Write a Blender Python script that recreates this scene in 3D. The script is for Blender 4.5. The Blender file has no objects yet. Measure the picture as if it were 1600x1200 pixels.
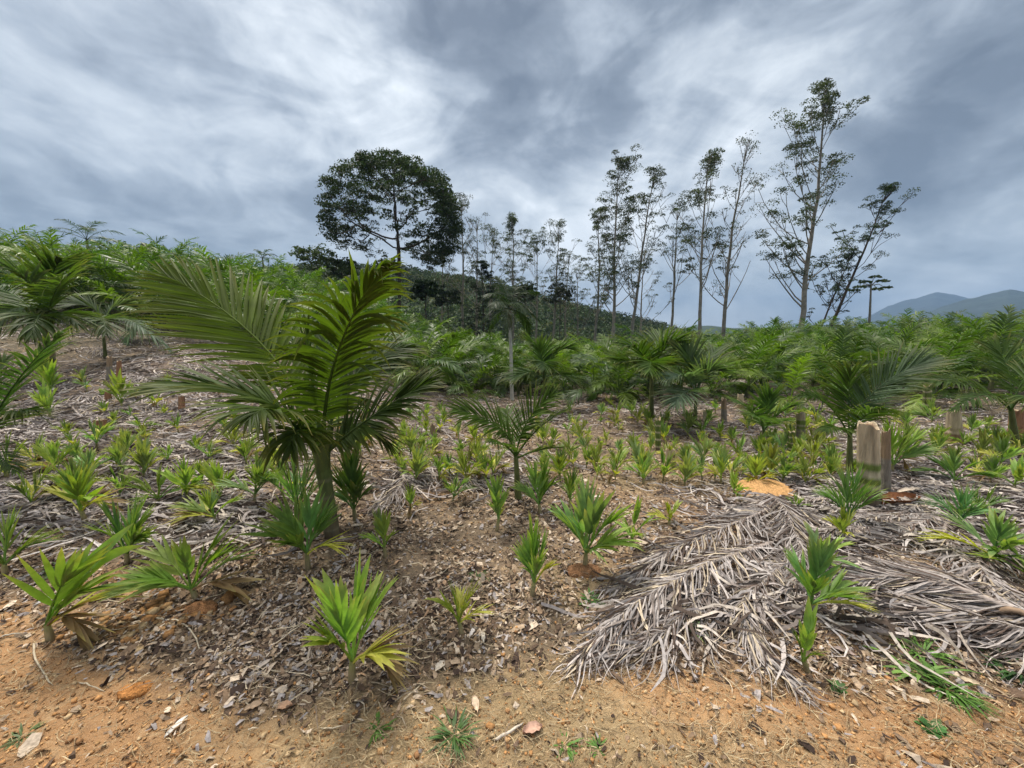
import bpy, math, numpy as np
from math import radians as R
C = bpy.context.scene.collection
RNG = np.random.default_rng(7)

# ------------------------------------------------------------------ camera
F = 581.0; PITCH = R(8.3); CAMZ = 1.55
cam = bpy.data.cameras.new('camera'); camo = bpy.data.objects.new('camera', cam); C.objects.link(camo)
camo.location = (0, 0, CAMZ); camo.rotation_euler = (R(90) - PITCH, 0, 0)
cam.sensor_width = 36; cam.lens = 36 * F / 1600; cam.clip_end = 20000; cam.clip_start = .05
S = bpy.context.scene; S.camera = camo
S.view_settings.view_transform = 'Standard'; S.view_settings.look = 'None'
S.view_settings.exposure = 1.46; S.view_settings.gamma = 1
S.cycles.max_bounces = 6; S.cycles.diffuse_bounces = 3; S.cycles.transmission_bounces = 3; S.cycles.volume_bounces = 0
S.cycles.transparent_max_bounces = 6

FW = np.array([0, math.cos(PITCH), -math.sin(PITCH)]); UP = np.array([0, math.sin(PITCH), math.cos(PITCH)])
def ray(px, py):
    return FW + (600 - py) / F * UP + np.array([(px - 800) / F, 0, 0])
def pt(px, py, Y):
    d = ray(px, py); return np.array([0, 0, CAMZ]) + d * (Y / d[1])
def proj(x, y, z):
    d = y * FW[1] + (z - CAMZ) * FW[2]; v = y * UP[1] + (z - CAMZ) * UP[2]
    return 800 + F * x / d, 600 - F * v / d

# ------------------------------------------------------------------ world: overcast sky
SUN_EL, SUN_AZ = 62, -35      # azimuth from +Y towards +X
def make_world():
    w = bpy.data.worlds.new('World'); S.world = w; w.use_nodes = True
    nt = w.node_tree; nt.nodes.clear(); N = nt.nodes.new; L = nt.links.new
    out = N('ShaderNodeOutputWorld'); bg = N('ShaderNodeBackground'); L(bg.outputs[0], out.inputs[0])
    tc = N('ShaderNodeTexCoord'); D = tc.outputs['Generated']
    def math_(op, a, b=None, c=None, clamp=False):
        n = N('ShaderNodeMath'); n.operation = op; n.use_clamp = clamp
        for i, v in enumerate((a, b, c)):
            if v is None: continue
            if isinstance(v, (int, float)): n.inputs[i].default_value = v
            else: L(v, n.inputs[i])
        return n.outputs[0]
    def vm(op, a, b, s=None):
        n = N('ShaderNodeVectorMath'); n.operation = op
        for i, v in enumerate((a, b)):
            if v is None: continue
            if isinstance(v, (tuple, list)): n.inputs[i].default_value = v
            else: L(v, n.inputs[i])
        if s is not None: n.inputs['Scale'].default_value = s
        return n
    def noise(vec, scale, detail, rough=.5, dist=0.):
        n = N('ShaderNodeTexNoise'); L(vec, n.inputs['Vector']); n.inputs['Scale'].default_value = scale
        n.inputs['Detail'].default_value = detail; n.inputs['Roughness'].default_value = rough
        n.inputs['Distortion'].default_value = dist; return n
    Dn = vm('NORMALIZE', D, None).outputs[0]
    n1 = noise(Dn, 3.0, 3, .6); n2 = noise(Dn, 11.0, 4, .6)
    w1 = vm('SCALE', vm('SUBTRACT', n1.outputs['Color'], (.5, .5, .5)).outputs[0], None, .30).outputs[0]
    w2 = vm('SCALE', vm('SUBTRACT', n2.outputs['Color'], (.5, .5, .5)).outputs[0], None, .16).outputs[0]
    Wd = vm('NORMALIZE', vm('ADD', vm('ADD', Dn, w1).outputs[0], w2).outputs[0], None).outputs[0]
    blobs = [(520,100,100,.24),(620,180,75,.24),(350,110,170,.20),(70,60,200,.22),(50,210,150,.10),(1080,165,110,.24),
             (1290,150,45,.24),(760,310,150,.12),(1000,400,170,.30),(760,380,120,.22),(1540,390,170,.30),(1250,420,150,.12),(1050,250,90,.1),(200,250,80,.06),
             (850,70,180,-.20),(660,20,110,-.14),(790,200,80,-.16),(1450,210,150,-.36),(1390,330,110,-.16),(110,330,130,-.16),
             (470,350,120,-.10),(1120,480,90,-.12),(960,210,50,-.14),(250,10,80,-.12),(1250,40,150,.06),(1600,60,120,-.1)]
    v = None
    for px, py, sg, amp in blobs:
        d = ray(px, py); r2 = ((px-800)**2 + (py-600)**2) / F**2
        d = d / np.linalg.norm(d); k = (F * (1 + r2*.75) / sg) ** 2
        dt = vm('DOT_PRODUCT', Wd, tuple(float(q) for q in d)).outputs['Value']
        e = math_('EXPONENT', math_('MULTIPLY_ADD', dt, k, -k))
        v = math_('MULTIPLY_ADD', e, amp, v if v is not None else .36)
    # wind-drawn cloud texture on the cloud deck
    sep = N('ShaderNodeSeparateXYZ'); L(Dn, sep.inputs[0])
    zz = math_('ADD', math_('MAXIMUM', sep.outputs[2], 0.0), .16)
    ux = math_('DIVIDE', sep.outputs[0], zz); uy = math_('DIVIDE', sep.outputs[1], zz)
    cb = N('ShaderNodeCombineXYZ'); L(ux, cb.inputs[0]); L(uy, cb.inputs[1])
    mp = N('ShaderNodeMapping'); L(cb.outputs[0], mp.inputs[0]); mp.inputs['Rotation'].default_value = (0, 0, R(35)); mp.inputs['Scale'].default_value = (1.0, .42, 1)
    n3 = noise(mp.outputs[0], 1.5, 7, .55, .6)
    mp2 = N('ShaderNodeMapping'); L(Dn, mp2.inputs[0]); mp2.inputs['Rotation'].default_value = (0, R(-18), 0); mp2.inputs['Scale'].default_value = (1, 1, 1.9)
    n4 = noise(mp.outputs[0], 4.0, 7, .62, .8); n5 = noise(mp2.outputs[0], 3.2, 9, .56, .9); n6 = noise(mp2.outputs[0], 11.0, 7, .6, .5)
    v = math_('ADD', v, math_('MULTIPLY_ADD', n3.outputs['Fac'], .16, -.08))
    v = math_('ADD', v, math_('MULTIPLY_ADD', n5.outputs['Fac'], 1.35, -.675))
    v = math_('ADD', v, math_('MULTIPLY_ADD', n6.outputs['Fac'], .42, -.21))
    v = math_('ADD', v, math_('MULTIPLY_ADD', n4.outputs['Fac'], .14, -.07), clamp=True)
    n7 = noise(mp2.outputs[0], 2.1, 6, .5, 1.2); ed = N('ShaderNodeMapRange'); ed.interpolation_type = 'SMOOTHSTEP'; L(n7.outputs['Fac'], ed.inputs[0]); ed.inputs[1].default_value = .47; ed.inputs[2].default_value = .57
    v = math_('ADD', v, math_('MULTIPLY_ADD', ed.outputs[0], -.15, .04), clamp=True)
    cr = N('ShaderNodeValToRGB'); L(v, cr.inputs[0]); e = cr.color_ramp.elements
    e[0].position = 0; e[0].color = (.076, .092, .113, 1); e[1].position = 1; e[1].color = (.455, .48, .50, 1)
    for p, c in ((.28, (.130, .152, .178)), (.5, (.212, .240, .270)), (.75, (.330, .358, .383))):
        q = e.new(p); q.color = (*c, 1)
    sky = N('ShaderNodeTexSky'); sky.sky_type = 'NISHITA'; sky.sun_disc = False
    sky.sun_elevation = R(SUN_EL); sky.sun_rotation = R(SUN_AZ)
    skd = vm('SCALE', sky.outputs[0], None, .1).outputs[0]
    mx = N('ShaderNodeMix'); mx.data_type = 'RGBA'; mx.inputs[0].default_value = .92; L(skd, mx.inputs[6]); L(cr.outputs[0], mx.inputs[7])
    # overcast deck brightest overhead; boost above the view is added to light the ground
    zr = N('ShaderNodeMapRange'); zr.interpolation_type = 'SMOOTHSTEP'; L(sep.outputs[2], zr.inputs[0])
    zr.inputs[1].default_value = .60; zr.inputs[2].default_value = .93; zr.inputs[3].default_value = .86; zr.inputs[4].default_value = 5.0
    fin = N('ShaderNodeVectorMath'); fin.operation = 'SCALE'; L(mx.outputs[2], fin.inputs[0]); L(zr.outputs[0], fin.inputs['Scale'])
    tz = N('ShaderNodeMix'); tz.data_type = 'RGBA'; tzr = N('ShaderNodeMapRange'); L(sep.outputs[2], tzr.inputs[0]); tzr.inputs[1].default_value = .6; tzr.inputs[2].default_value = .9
    L(tzr.outputs[0], tz.inputs[0]); tz.inputs[6].default_value = (1, 1, 1, 1); tz.inputs[7].default_value = (1.22, 1.03, .84, 1)  # warm tint added to the unseen overhead sky to warm the ground light
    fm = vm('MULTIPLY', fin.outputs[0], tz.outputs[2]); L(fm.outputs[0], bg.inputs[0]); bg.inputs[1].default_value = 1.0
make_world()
sun = bpy.data.lights.new('sun', 'SUN'); suno = bpy.data.objects.new('sun', sun); C.objects.link(suno)
sun.energy = 1.5; sun.angle = R(7); sun.color = (1, .94, .84)
suno.rotation_euler = (R(90 - SUN_EL), 0, R(180 - SUN_AZ) ); suno.location = (0, 0, 60)

# ------------------------------------------------------------------ numeric helpers
def nrm(a): return a / np.maximum(np.linalg.norm(a, axis=-1, keepdims=True), 1e-9)
def sstep(a, b, x):
    t = np.clip((x - a) / (b - a), 0, 1); return t * t * (3 - 2 * t)
def _h(ix, iy, s):
    n = (ix.astype(np.int64) * 374761393 + iy.astype(np.int64) * 668265263 + s * 1442695041) & 0x7fffffff
    n = ((n ^ (n >> 13)) * 1274126177) & 0x7fffffff
    return ((n ^ (n >> 16)) & 0xffff) / 65535.0
def vnoise(x, y, s=0):
    x = np.asarray(x, float); y = np.asarray(y, float)
    ix = np.floor(x); iy = np.floor(y); fx = x - ix; fy = y - iy
    fx = fx*fx*(3-2*fx); fy = fy*fy*(3-2*fy)
    a = _h(ix, iy, s); b = _h(ix+1, iy, s); c = _h(ix, iy+1, s); d = _h(ix+1, iy+1, s)
    return (a*(1-fx)+b*fx)*(1-fy) + (c*(1-fx)+d*fx)*fy
def fbm(x, y, o=4, s=0, g=.5):
    t = 0; a = 1; n = 0
    for i in range(o):
        t = t + a * vnoise(x * 2**i + 17.3*i, y * 2**i - 9.1*i, s + i); n += a; a *= g
    return t / n

# ------------------------------------------------------------------ terrain
CP = [(-3,1,0),(0,.7,0),(3,1,0),(0,-3,0),(-6,-3,0),(6,-3,0),(-1.2,2.45,.0),(0,3.25,0),(1.5,3,0),(3,3,.0),(-3,3,.05),(0,2,0),(-6,1,.1),(6,1,0),(-20,-5,1),(20,-5,0)]
for px, py, Y in [(1000,640,9.5),(1000,720,5.2),(1450,650,9),(1590,690,5.8),(1240,705,5.6),(800,625,13),(700,660,7.5),
                  (75,592,8),(150,500,13),(10,505,12),(180,610,6.8),(150,680,4.9),(300,650,5.6),(270,560,8.6),(420,580,9.5),(450,650,6),
                  (560,590,11),(620,640,8.5),(600,576,16),(700,614,13),(740,600,18),(900,612,15),(1200,600,13),(1550,600,13),
                  (0,432,28),(200,440,28),(400,455,30),(540,492,34),(660,534,36),(760,560,34),(900,574,32),(1050,572,32),(1200,545,34),(1400,538,36),(1600,532,34),
                  (-300,560,7),(-300,450,20),(1900,620,8),(1900,560,20),(0,440,45),(300,450,48),(600,550,55),(900,575,55),(1300,540,60),(1700,535,60)]:
    CP.append(tuple(pt(px, py, Y)))
CP = np.array(CP)
def _tps():
    P = CP[:, :2]; n = len(P); d = np.linalg.norm(P[:, None] - P[None], axis=2)
    K = np.where(d > 0, d*d*np.log(d + 1e-12), 0) + np.eye(n) * .3
    A = np.zeros((n+3, n+3)); A[:n, :n] = K; A[:n, n] = 1; A[:n, n+1:] = P; A[n, :n] = 1; A[n+1:, :n] = P.T
    return np.linalg.solve(A, np.concatenate([CP[:, 2], [0, 0, 0]]))
TW = _tps()
def Hs(x, y):
    x = np.asarray(x, float); y = np.asarray(y, float); sh = x.shape
    xf = x.ravel(); yf = y.ravel(); out = np.empty(len(xf)); n = len(CP)
    for i in range(0, len(xf), 40000):
        a, b = xf[i:i+40000], yf[i:i+40000]
        d2 = (a[:, None] - CP[None, :, 0])**2 + (b[:, None] - CP[None, :, 1])**2
        out[i:i+40000] = (.5*d2*np.log(d2 + 1e-12)) @ TW[:n] + TW[n] + TW[n+1]*a + TW[n+2]*b
    r = np.hypot(xf, yf); k = sstep(50, 95, r) + 0*r
    k = np.maximum(k, sstep(4, 30, -yf)); out = np.clip(out, -6, 12) * (1-k) + (-5.0 * sstep(0, 1, (r-20)/60)) * k
    return out.reshape(sh)
def H(x, y):
    x = np.asarray(x, float); y = np.asarray(y, float); r = np.hypot(x, y)
    n = fbm(x*.9+3, y*.9, 3, 5) - .5
    n2 = fbm(x*4, y*4, 3, 9) - .5
    return Hs(x, y) + n*.12*sstep(.5, 5, r) + n2*.045
def G(px, py, ymax=70):
    d = ray(px, py); Y = np.geomspace(.7, ymax, 900); s = Y / d[1]
    X = d[0]*s; Z = CAMZ + d[2]*s; h = H(X, Y); k = np.where(Z <= h)[0]
    i = k[0] if len(k) else len(Y) - 1
    return np.array([X[i], Y[i], float(H(X[i], Y[i]))])

# ------------------------------------------------------------------ mesh builder
class MB:
    def __init__(s): s.v = []; s.f = []; s.c = []; s.n = 0
    def add(s, v, f, c):
        v = np.asarray(v, float).reshape(-1, 3); c = np.asarray(c, float)
        if c.ndim == 1: c = np.broadcast_to(c, (len(v), 3))
        s.v.append(v); s.f.append(np.asarray(f, int).reshape(-1, 4) + s.n); s.c.append(c); s.n += len(v)
    def arrays(s): return np.concatenate(s.v), np.concatenate(s.f), np.concatenate(s.c)
    def mesh(s, name, mat, smooth=True):
        v, f, c = s.arrays(); me = bpy.data.meshes.new(name)
        me.vertices.add(len(v)); me.vertices.foreach_set('co', v.astype(np.float32).ravel())
        me.loops.add(len(f)*4); me.loops.foreach_set('vertex_index', f.astype(np.int32).ravel())
        me.polygons.add(len(f)); me.polygons.foreach_set('loop_start', np.arange(0, len(f)*4, 4, dtype=np.int32))
        me.polygons.foreach_set('use_smooth', np.full(len(f), smooth))
        me.update(calc_edges=True)
        a = me.color_attributes.new('Col', 'FLOAT_COLOR', 'POINT')
        a.data.foreach_set('color', np.c_[np.clip(c, 0, 1), np.ones(len(c))].astype(np.float32).ravel())
        me.materials.append(mat); return me
    def build(s, name, mat, parent=None, smooth=True):
        return link(s.mesh(name, mat, smooth), name, parent)
def link(me, name, parent=None, loc=None):
    o = bpy.data.objects.new(name, me); C.objects.link(o)
    if parent is not None: o.parent = parent
    if loc is not None: o.location = tuple(float(q) for q in loc)
    return o
def tag(o, label=None, cat=None, group=None, kind=None):
    if label: o['label'] = label
    if cat: o['category'] = cat
    if group: o['group'] = group
    if kind: o['kind'] = kind
    return o
def empty(name, loc, label=None, cat=None, group=None, rz=0, sc=1):
    o = bpy.data.objects.new(name, None); C.objects.link(o); o.empty_display_size = .1
    o.location = tuple(float(q) for q in loc); o.rotation_euler = (0, 0, rz); o.scale = (sc,)*3
    return tag(o, label, cat, group)
def kids_of(root): return list(root.children)
def copy_thing(root, kids, loc, rz, sc, label, group=None, tilt=(0, 0)):
    r = root.copy(); C.objects.link(r); r.location = tuple(float(q) for q in loc); r.rotation_euler = (tilt[0], tilt[1], rz)
    r.scale = (sc,)*3; r['label'] = label
    if group: r['group'] = group
    for k in kids:
        c = k.copy(); C.objects.link(c); c.parent = r
    return r

def tube(mb, P, r, n, c, close=False):
    P = np.asarray(P, float); m = len(P); r = np.broadcast_to(np.asarray(r, float), (m,))
    T = nrm(np.gradient(P, axis=0)); ref = np.array([.31, .17, .93]) if abs(T[0][2]) < .9 else np.array([1., .1, 0])
    A = nrm(np.cross(T, ref)); B = np.cross(T, A); a = np.arange(n) * 2*np.pi/n
    V = P[:, None] + r[:, None, None]*(A[:, None]*np.cos(a)[None, :, None] + B[:, None]*np.sin(a)[None, :, None])
    i, j = np.meshgrid(np.arange(m-1), np.arange(n), indexing='ij'); j2 = (j+1) % n
    f = np.stack([i*n+j, i*n+j2, (i+1)*n+j2, (i+1)*n+j], -1).reshape(-1, 4)
    c = np.asarray(c, float)
    if c.ndim == 2: c = np.repeat(c, n, axis=0)
    mb.add(V.reshape(-1, 3), f, c)

def bez(P0, P1, P2, t):
    t = t[:, None]; return (1-t)**2*P0 + 2*(1-t)*t*P1 + t*t*P2, nrm(2*(1-t)*(P1-P0) + 2*t*(P2-P1))
def frond(mb, P0, P1, P2, n=40, ll=.5, w=.022, seg=4, roll=(0, 0), lift=.25, droop=.5, col=(.05, .1, .02), a0=62, a1=18,
          plen=.15, rr=.012, rng=RNG, fold=False, prof=None, colvar=.25, tipc=None, rcol=None, gap=0.0, hdir=None):
    P0, P1, P2 = (np.asarray(q, float) for q in (P0, P1, P2)); Z = np.array([0, 0, 1.])
    h = (P2 - P0).copy() if hdir is None else np.asarray(hdir, float); h[2] = 0; h = nrm(h)
    S0 = np.cross(h, Z)
    tr = np.linspace(0, 1, 12); Rp, _ = bez(P0, P1, P2, tr)
    rc = np.asarray(rcol if rcol is not None else np.array(col)*1.3 + .01)
    tube(mb, Rp, rr*(1.15 - tr), 5, rc)
    s = np.linspace(0, 1, n); t = plen + (1-plen)*s
    for side in (-1, 1):
        tj = np.clip(t + rng.normal(0, .3/n, n), 0, 1)
        P, T = bez(P0, P1, P2, tj); N0 = np.cross(S0, T); Sv = np.broadcast_to(S0, T.shape)
        ro = (roll[0] + (roll[1]-roll[0])*s)[:, None]
        Sr = Sv*np.cos(ro) + N0*np.sin(ro); Nr = -Sv*np.sin(ro) + N0*np.cos(ro)
        a = np.radians(a0 + (a1-a0)*s**1.1 + rng.normal(0, 4, n))[:, None]
        li = (lift*(1 + rng.normal(0, .35, n)))[:, None]
        D = nrm(T*np.cos(a) + side*Sr*np.sin(a)*np.cos(li) + Nr*np.sin(a)*np.sin(li))
        pf = prof(s) if prof else (np.sin(np.pi*(.14 + .80*s))**.7)
        l = (ll*pf*(1 + rng.normal(0, .06, n)))[:, None]
        dr = (droop*(1 + rng.normal(0, .35, n))*np.where(rng.random(n) < .10, 2.4, 1))[:, None]
        ws = w*(.6 + .4*pf)*(1 + rng.normal(0, .1, n))
        q = P.copy(); Q = [q.copy()]; DD = [D]
        for j in range(seg):
            d = nrm(D + np.array([0, 0, -1.])*dr*((j+.7)/seg)**1.4); q = q + d*l/seg; Q.append(q.copy()); DD.append(d)
        Q = np.stack(Q, 1); DD = np.stack(DD, 1)
        tw = rng.normal(.15, .22, n)[:, None, None]
        Wd = nrm(np.cross(DD, Nr[:, None])); Nn = np.cross(Wd, DD); Wt = Wd*np.cos(tw) + Nn*np.sin(tw); Nt = -Wd*np.sin(tw) + Nn*np.cos(tw)
        ts = np.linspace(0, 1, seg+1); wp = np.clip(np.minimum(.45 + 2.6*ts, 1.0)*(1 - ts**2.6), .03, 1)
        Wv = Wt*(ws[:, None]*wp[None])[..., None]*.5
        base = np.asarray(col)*(1 + rng.uniform(-colvar, colvar, (n, 1)))
        cc = np.repeat(base[:, None], seg+1, 1)
        if tipc is not None:
            k = (ts[None, :, None]**4)*rng.uniform(.2, 1, (n, 1, 1)); cc = cc*(1-k) + np.asarray(tipc)*k
        if fold:
            V = np.stack([Q - Wv, Q - Nt*(ws[:, None]*wp[None])[..., None]*.16, Q + Wv], 2); m = 3
        else:
            V = np.stack([Q - Wv, Q + Wv], 2); m = 2
        idx = np.arange(n*(seg+1)*m).reshape(n, seg+1, m)
        f = np.concatenate([np.stack([idx[:, :-1, k], idx[:, :-1, k+1], idx[:, 1:, k+1], idx[:, 1:, k]], -1).reshape(-1, 4) for k in range(m-1)])
        mb.add(V.reshape(-1, 3), f, np.repeat(cc.reshape(-1, 3), m, axis=0))

def leafquads(mb, P, size, rng, col, var=.3, horiz=.0):
    n = len(P); d = nrm(rng.normal(size=(n, 3))*np.array([1, 1, 1-horiz*.7])); e = nrm(np.cross(d, rng.normal(size=(n, 3))))
    sz = (size*rng.uniform(.6, 1.3, n))[:, None]
    V = np.stack([P - d*sz*.5, P + e*sz*.28, P + d*sz*.5, P - e*sz*.28], 1)
    c = np.asarray(col)
    if c.ndim == 1: c = np.broadcast_to(c, (n, 3))
    c = c*(1 + rng.uniform(-var, var, (n, 1)))
    mb.add(V.reshape(-1, 3), np.arange(n*4).reshape(n, 4), np.repeat(c, 4, axis=0))

# ------------------------------------------------------------------ materials
def mat_base(name):
    m = bpy.data.materials.new(name); m.use_nodes = True; nt = m.node_tree; nt.nodes.clear()
    return m, nt, nt.nodes.new, nt.links.new
def veg(name, rough=.5, transl=.3, spec=.4, nscale=30, namp=.35, objvar=.25, bump=0, bscale=80, stretch=None, tcol=(1.5, 1.6, .5)):
    m, nt, N, L = mat_base(name)
    out = N('ShaderNodeOutputMaterial'); p = N('ShaderNodeBsdfPrincipled'); at = N('ShaderNodeAttribute'); at.attribute_name = 'Col'
    tc = N('ShaderNodeTexCoord'); no = N('ShaderNodeTexNoise'); no.inputs['Scale'].default_value = nscale; no.inputs['Detail'].default_value = 4
    vec = tc.outputs['Object']
    if stretch:
        mp = N('ShaderNodeMapping'); L(vec, mp.inputs[0]); mp.inputs['Scale'].default_value = stretch; vec = mp.outputs[0]
    L(vec, no.inputs['Vector'])
    mr = N('ShaderNodeMapRange'); L(no.outputs[0], mr.inputs[0]); mr.inputs[1].default_value = .25; mr.inputs[2].default_value = .75
    mr.inputs[3].default_value = 1 - namp; mr.inputs[4].default_value = 1 + namp
    oi = N('ShaderNodeObjectInfo'); mo = N('ShaderNodeMapRange'); L(oi.outputs['Random'], mo.inputs[0]); mo.inputs[3].default_value = 1-objvar; mo.inputs[4].default_value = 1+objvar
    mu = N('ShaderNodeMath'); mu.operation = 'MULTIPLY'; L(mr.outputs[0], mu.inputs[0]); L(mo.outputs[0], mu.inputs[1])
    sc = N('ShaderNodeVectorMath'); sc.operation = 'SCALE'; L(at.outputs['Color'], sc.inputs[0]); L(mu.outputs[0], sc.inputs['Scale'])
    L(sc.outputs[0], p.inputs['Base Color']); p.inputs['Roughness'].default_value = rough; p.inputs['Specular IOR Level'].default_value = spec
    if bump:
        nb = N('ShaderNodeTexNoise'); nb.inputs['Scale'].default_value = bscale; nb.inputs['Detail'].default_value = 5; L(vec, nb.inputs['Vector'])
        b = N('ShaderNodeBump'); b.inputs['Strength'].default_value = bump; b.inputs['Distance'].default_value = .02; L(nb.outputs[0], b.inputs['Height']); L(b.outputs[0], p.inputs['Normal'])
    if transl:
        tr = N('ShaderNodeBsdfTranslucent'); ml = N('ShaderNodeVectorMath'); ml.operation = 'MULTIPLY'; L(sc.outputs[0], ml.inputs[0]); ml.inputs[1].default_value = tcol
        L(ml.outputs[0], tr.inputs[0]); mx = N('ShaderNodeMixShader'); mx.inputs[0].default_value = transl
        L(p.outputs[0], mx.inputs[1]); L(tr.outputs[0], mx.inputs[2]); L(mx.outputs[0], out.inputs[0])
    else: L(p.outputs[0], out.inputs[0])
    return m
M_PALM = veg('palm_leaf', .45, .32, .28, 6, .25, .15, tcol=(1.2, 1.6, .5))
M_HERO = veg('near_palm_leaf', .5, .40, .16, 6, .22, .10, tcol=(1.3, 1.6, .5))
M_SEED = veg('seedling_leaf', .5, .36, .28, 25, .22, .15)
M_STEM = veg('palm_stem', .6, 0, .3, 25, .35, .15, .5, 60, (1, 1, .25))
M_BARK = veg('tree_bark', .9, 0, .1, 3, .35, .1, .6, 12)
M_CROWN = veg('tree_foliage', .6, .2, .25, .6, .35, .12)
M_DEAD = veg('dead_frond', .9, .08, .06, 40, .35, .12, 0, 60, None, (1, 1, 1))
M_LITTER = veg('litter', .95, 0, .03, 90, .35, 0)
M_STUMP = veg('cut_stump', .8, 0, .2, 40, .3, .1, .7, 120, (1, 1, .12))
M_FOREST = veg('forest_canopy', .7, .15, .2, .05, .35, 0)
M_GRASS = veg('grass_blade', .5, .3, .3, 25, .3, .15)

def soil_material():
    m, nt, N, L = mat_base('bare_soil')
    out = N('ShaderNodeOutputMaterial'); p = N('ShaderNodeBsdfPrincipled'); L(p.outputs[0], out.inputs[0])
    at = N('ShaderNodeAttribute'); at.attribute_name = 'Col'; tc = N('ShaderNodeTexCoord'); V = tc.outputs['Object']
    def noise(s, d, r=.6):
        n = N('ShaderNodeTexNoise'); n.inputs['Scale'].default_value = s; n.inputs['Detail'].default_value = d; n.inputs['Roughness'].default_value = r; L(V, n.inputs['Vector']); return n.outputs[0]
    def mr(x, a, b, c, d):
        n = N('ShaderNodeMapRange'); L(x, n.inputs[0])
        for i, q in enumerate((a, b, c, d)): n.inputs[i+1].default_value = q
        return n.outputs[0]
    def mix(f, a, b, bt='MIX'):
        n = N('ShaderNodeMix'); n.data_type = 'RGBA'; n.blend_type = bt
        (L(f, n.inputs[0]) if not isinstance(f, float) else setattr(n.inputs[0], 'default_value', f))
        for i, q in ((6, a), (7, b)):
            if isinstance(q, tuple): n.inputs[i].default_value = (*q, 1)
            else: L(q, n.inputs[i])
        return n.outputs[2]
    c = at.outputs['Color']
    pale = mix(mr(noise(14, 6), .52, .68, 0, .6), c, (.52, .36, .20))
    dark = mix(mr(noise(33, 5), .55, .75, 0, .65), pale, (.11, .07, .045))
    spk = mix(mr(noise(130, 3, .7), .58, .72, 0, .7), dark, (.50, .40, .27))
    spd = mix(mr(noise(210, 3, .7), .60, .74, 0, .7), spk, (.10, .065, .04))
    L(spd, p.inputs['Base Color']); p.inputs['Roughness'].default_value = .95; p.inputs['Specular IOR Level'].default_value = .15
    b1 = N('ShaderNodeBump'); b1.inputs['Distance'].default_value = .02; b1.inputs['Strength'].default_value = .9; L(noise(55, 9, .7), b1.inputs['Height'])
    L(b1.outputs[0], p.inputs['Normal'])
    return m
M_SOIL = soil_material()

# ------------------------------------------------------------------ ground masks (world-locked colours of the soil)
def regions(x, y):
    """litter (chips), mulch (shredded grey fronds), orange (bare soil) amounts for ground points"""
    z = Hs(x, y); yy = np.maximum(y, .3); px, py = proj(x, yy, z)
    n = fbm(x*1.3, y*1.3, 4, 21); n2 = fbm(x*.6+9, y*.6, 3, 31)
    jx = px + (n-.5)*130; jy = py + (n2-.5)*110
    def bl(cx, cy, rx, ry): return np.exp(-((jx-cx)/rx)**2 - ((jy-cy)/ry)**2)
    bound = np.interp(jx, [-400, 0, 200, 300, 450, 650, 800, 950, 1250, 1450, 1600, 2000], [960, 985, 1050, 1080, 1110, 1095, 1040, 1010, 1060, 1080, 1065, 1060])
    edge = sstep(-55, 55, jy - bound)
    orange = np.clip(edge*.85 + 1.5*bl(190, 915, 95, 20) + .6*bl(60, 980, 120, 30) + .9*bl(1200, 768, 75, 16) + .6*bl(1110, 850, 80, 60) + .6*bl(300, 960, 45, 22)
                     + .5*bl(1010, 760, 90, 30) + .5*bl(380, 850, 60, 25) + .5*bl(930, 910, 90, 40) + .6*bl(650, 745, 70, 14) + .7*bl(1300, 1010, 70, 40) + .5*bl(1430, 830, 80, 25) + .4*bl(1500, 900, 90, 30), 0, 1)
    mulch = np.clip(sstep(520, 330, jx)*sstep(880, 800, jy) + sstep(1080, 1230, jx)*sstep(860, 800, jy)*sstep(690, 720, jy+60) + .5*sstep(700, 640, jy)*sstep(640, 560, jx) + .9*bl(640, 745, 110, 22) + .5*bl(700, 650, 120, 50), 0, 1)
    mulch = np.clip(mulch + .9*bl(1180, 880, 130, 80) + .8*bl(1460, 960, 160, 35) + .8*sstep(690, 640, py)*sstep(480, 560, py), 0, 1)*(.55 + .45*sstep(.35, .6, n))
    litter = np.clip((1-edge*.93)*(1 - .75*mulch)*(1-.75*orange), .02, 1)
    return litter, mulch, orange

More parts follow.
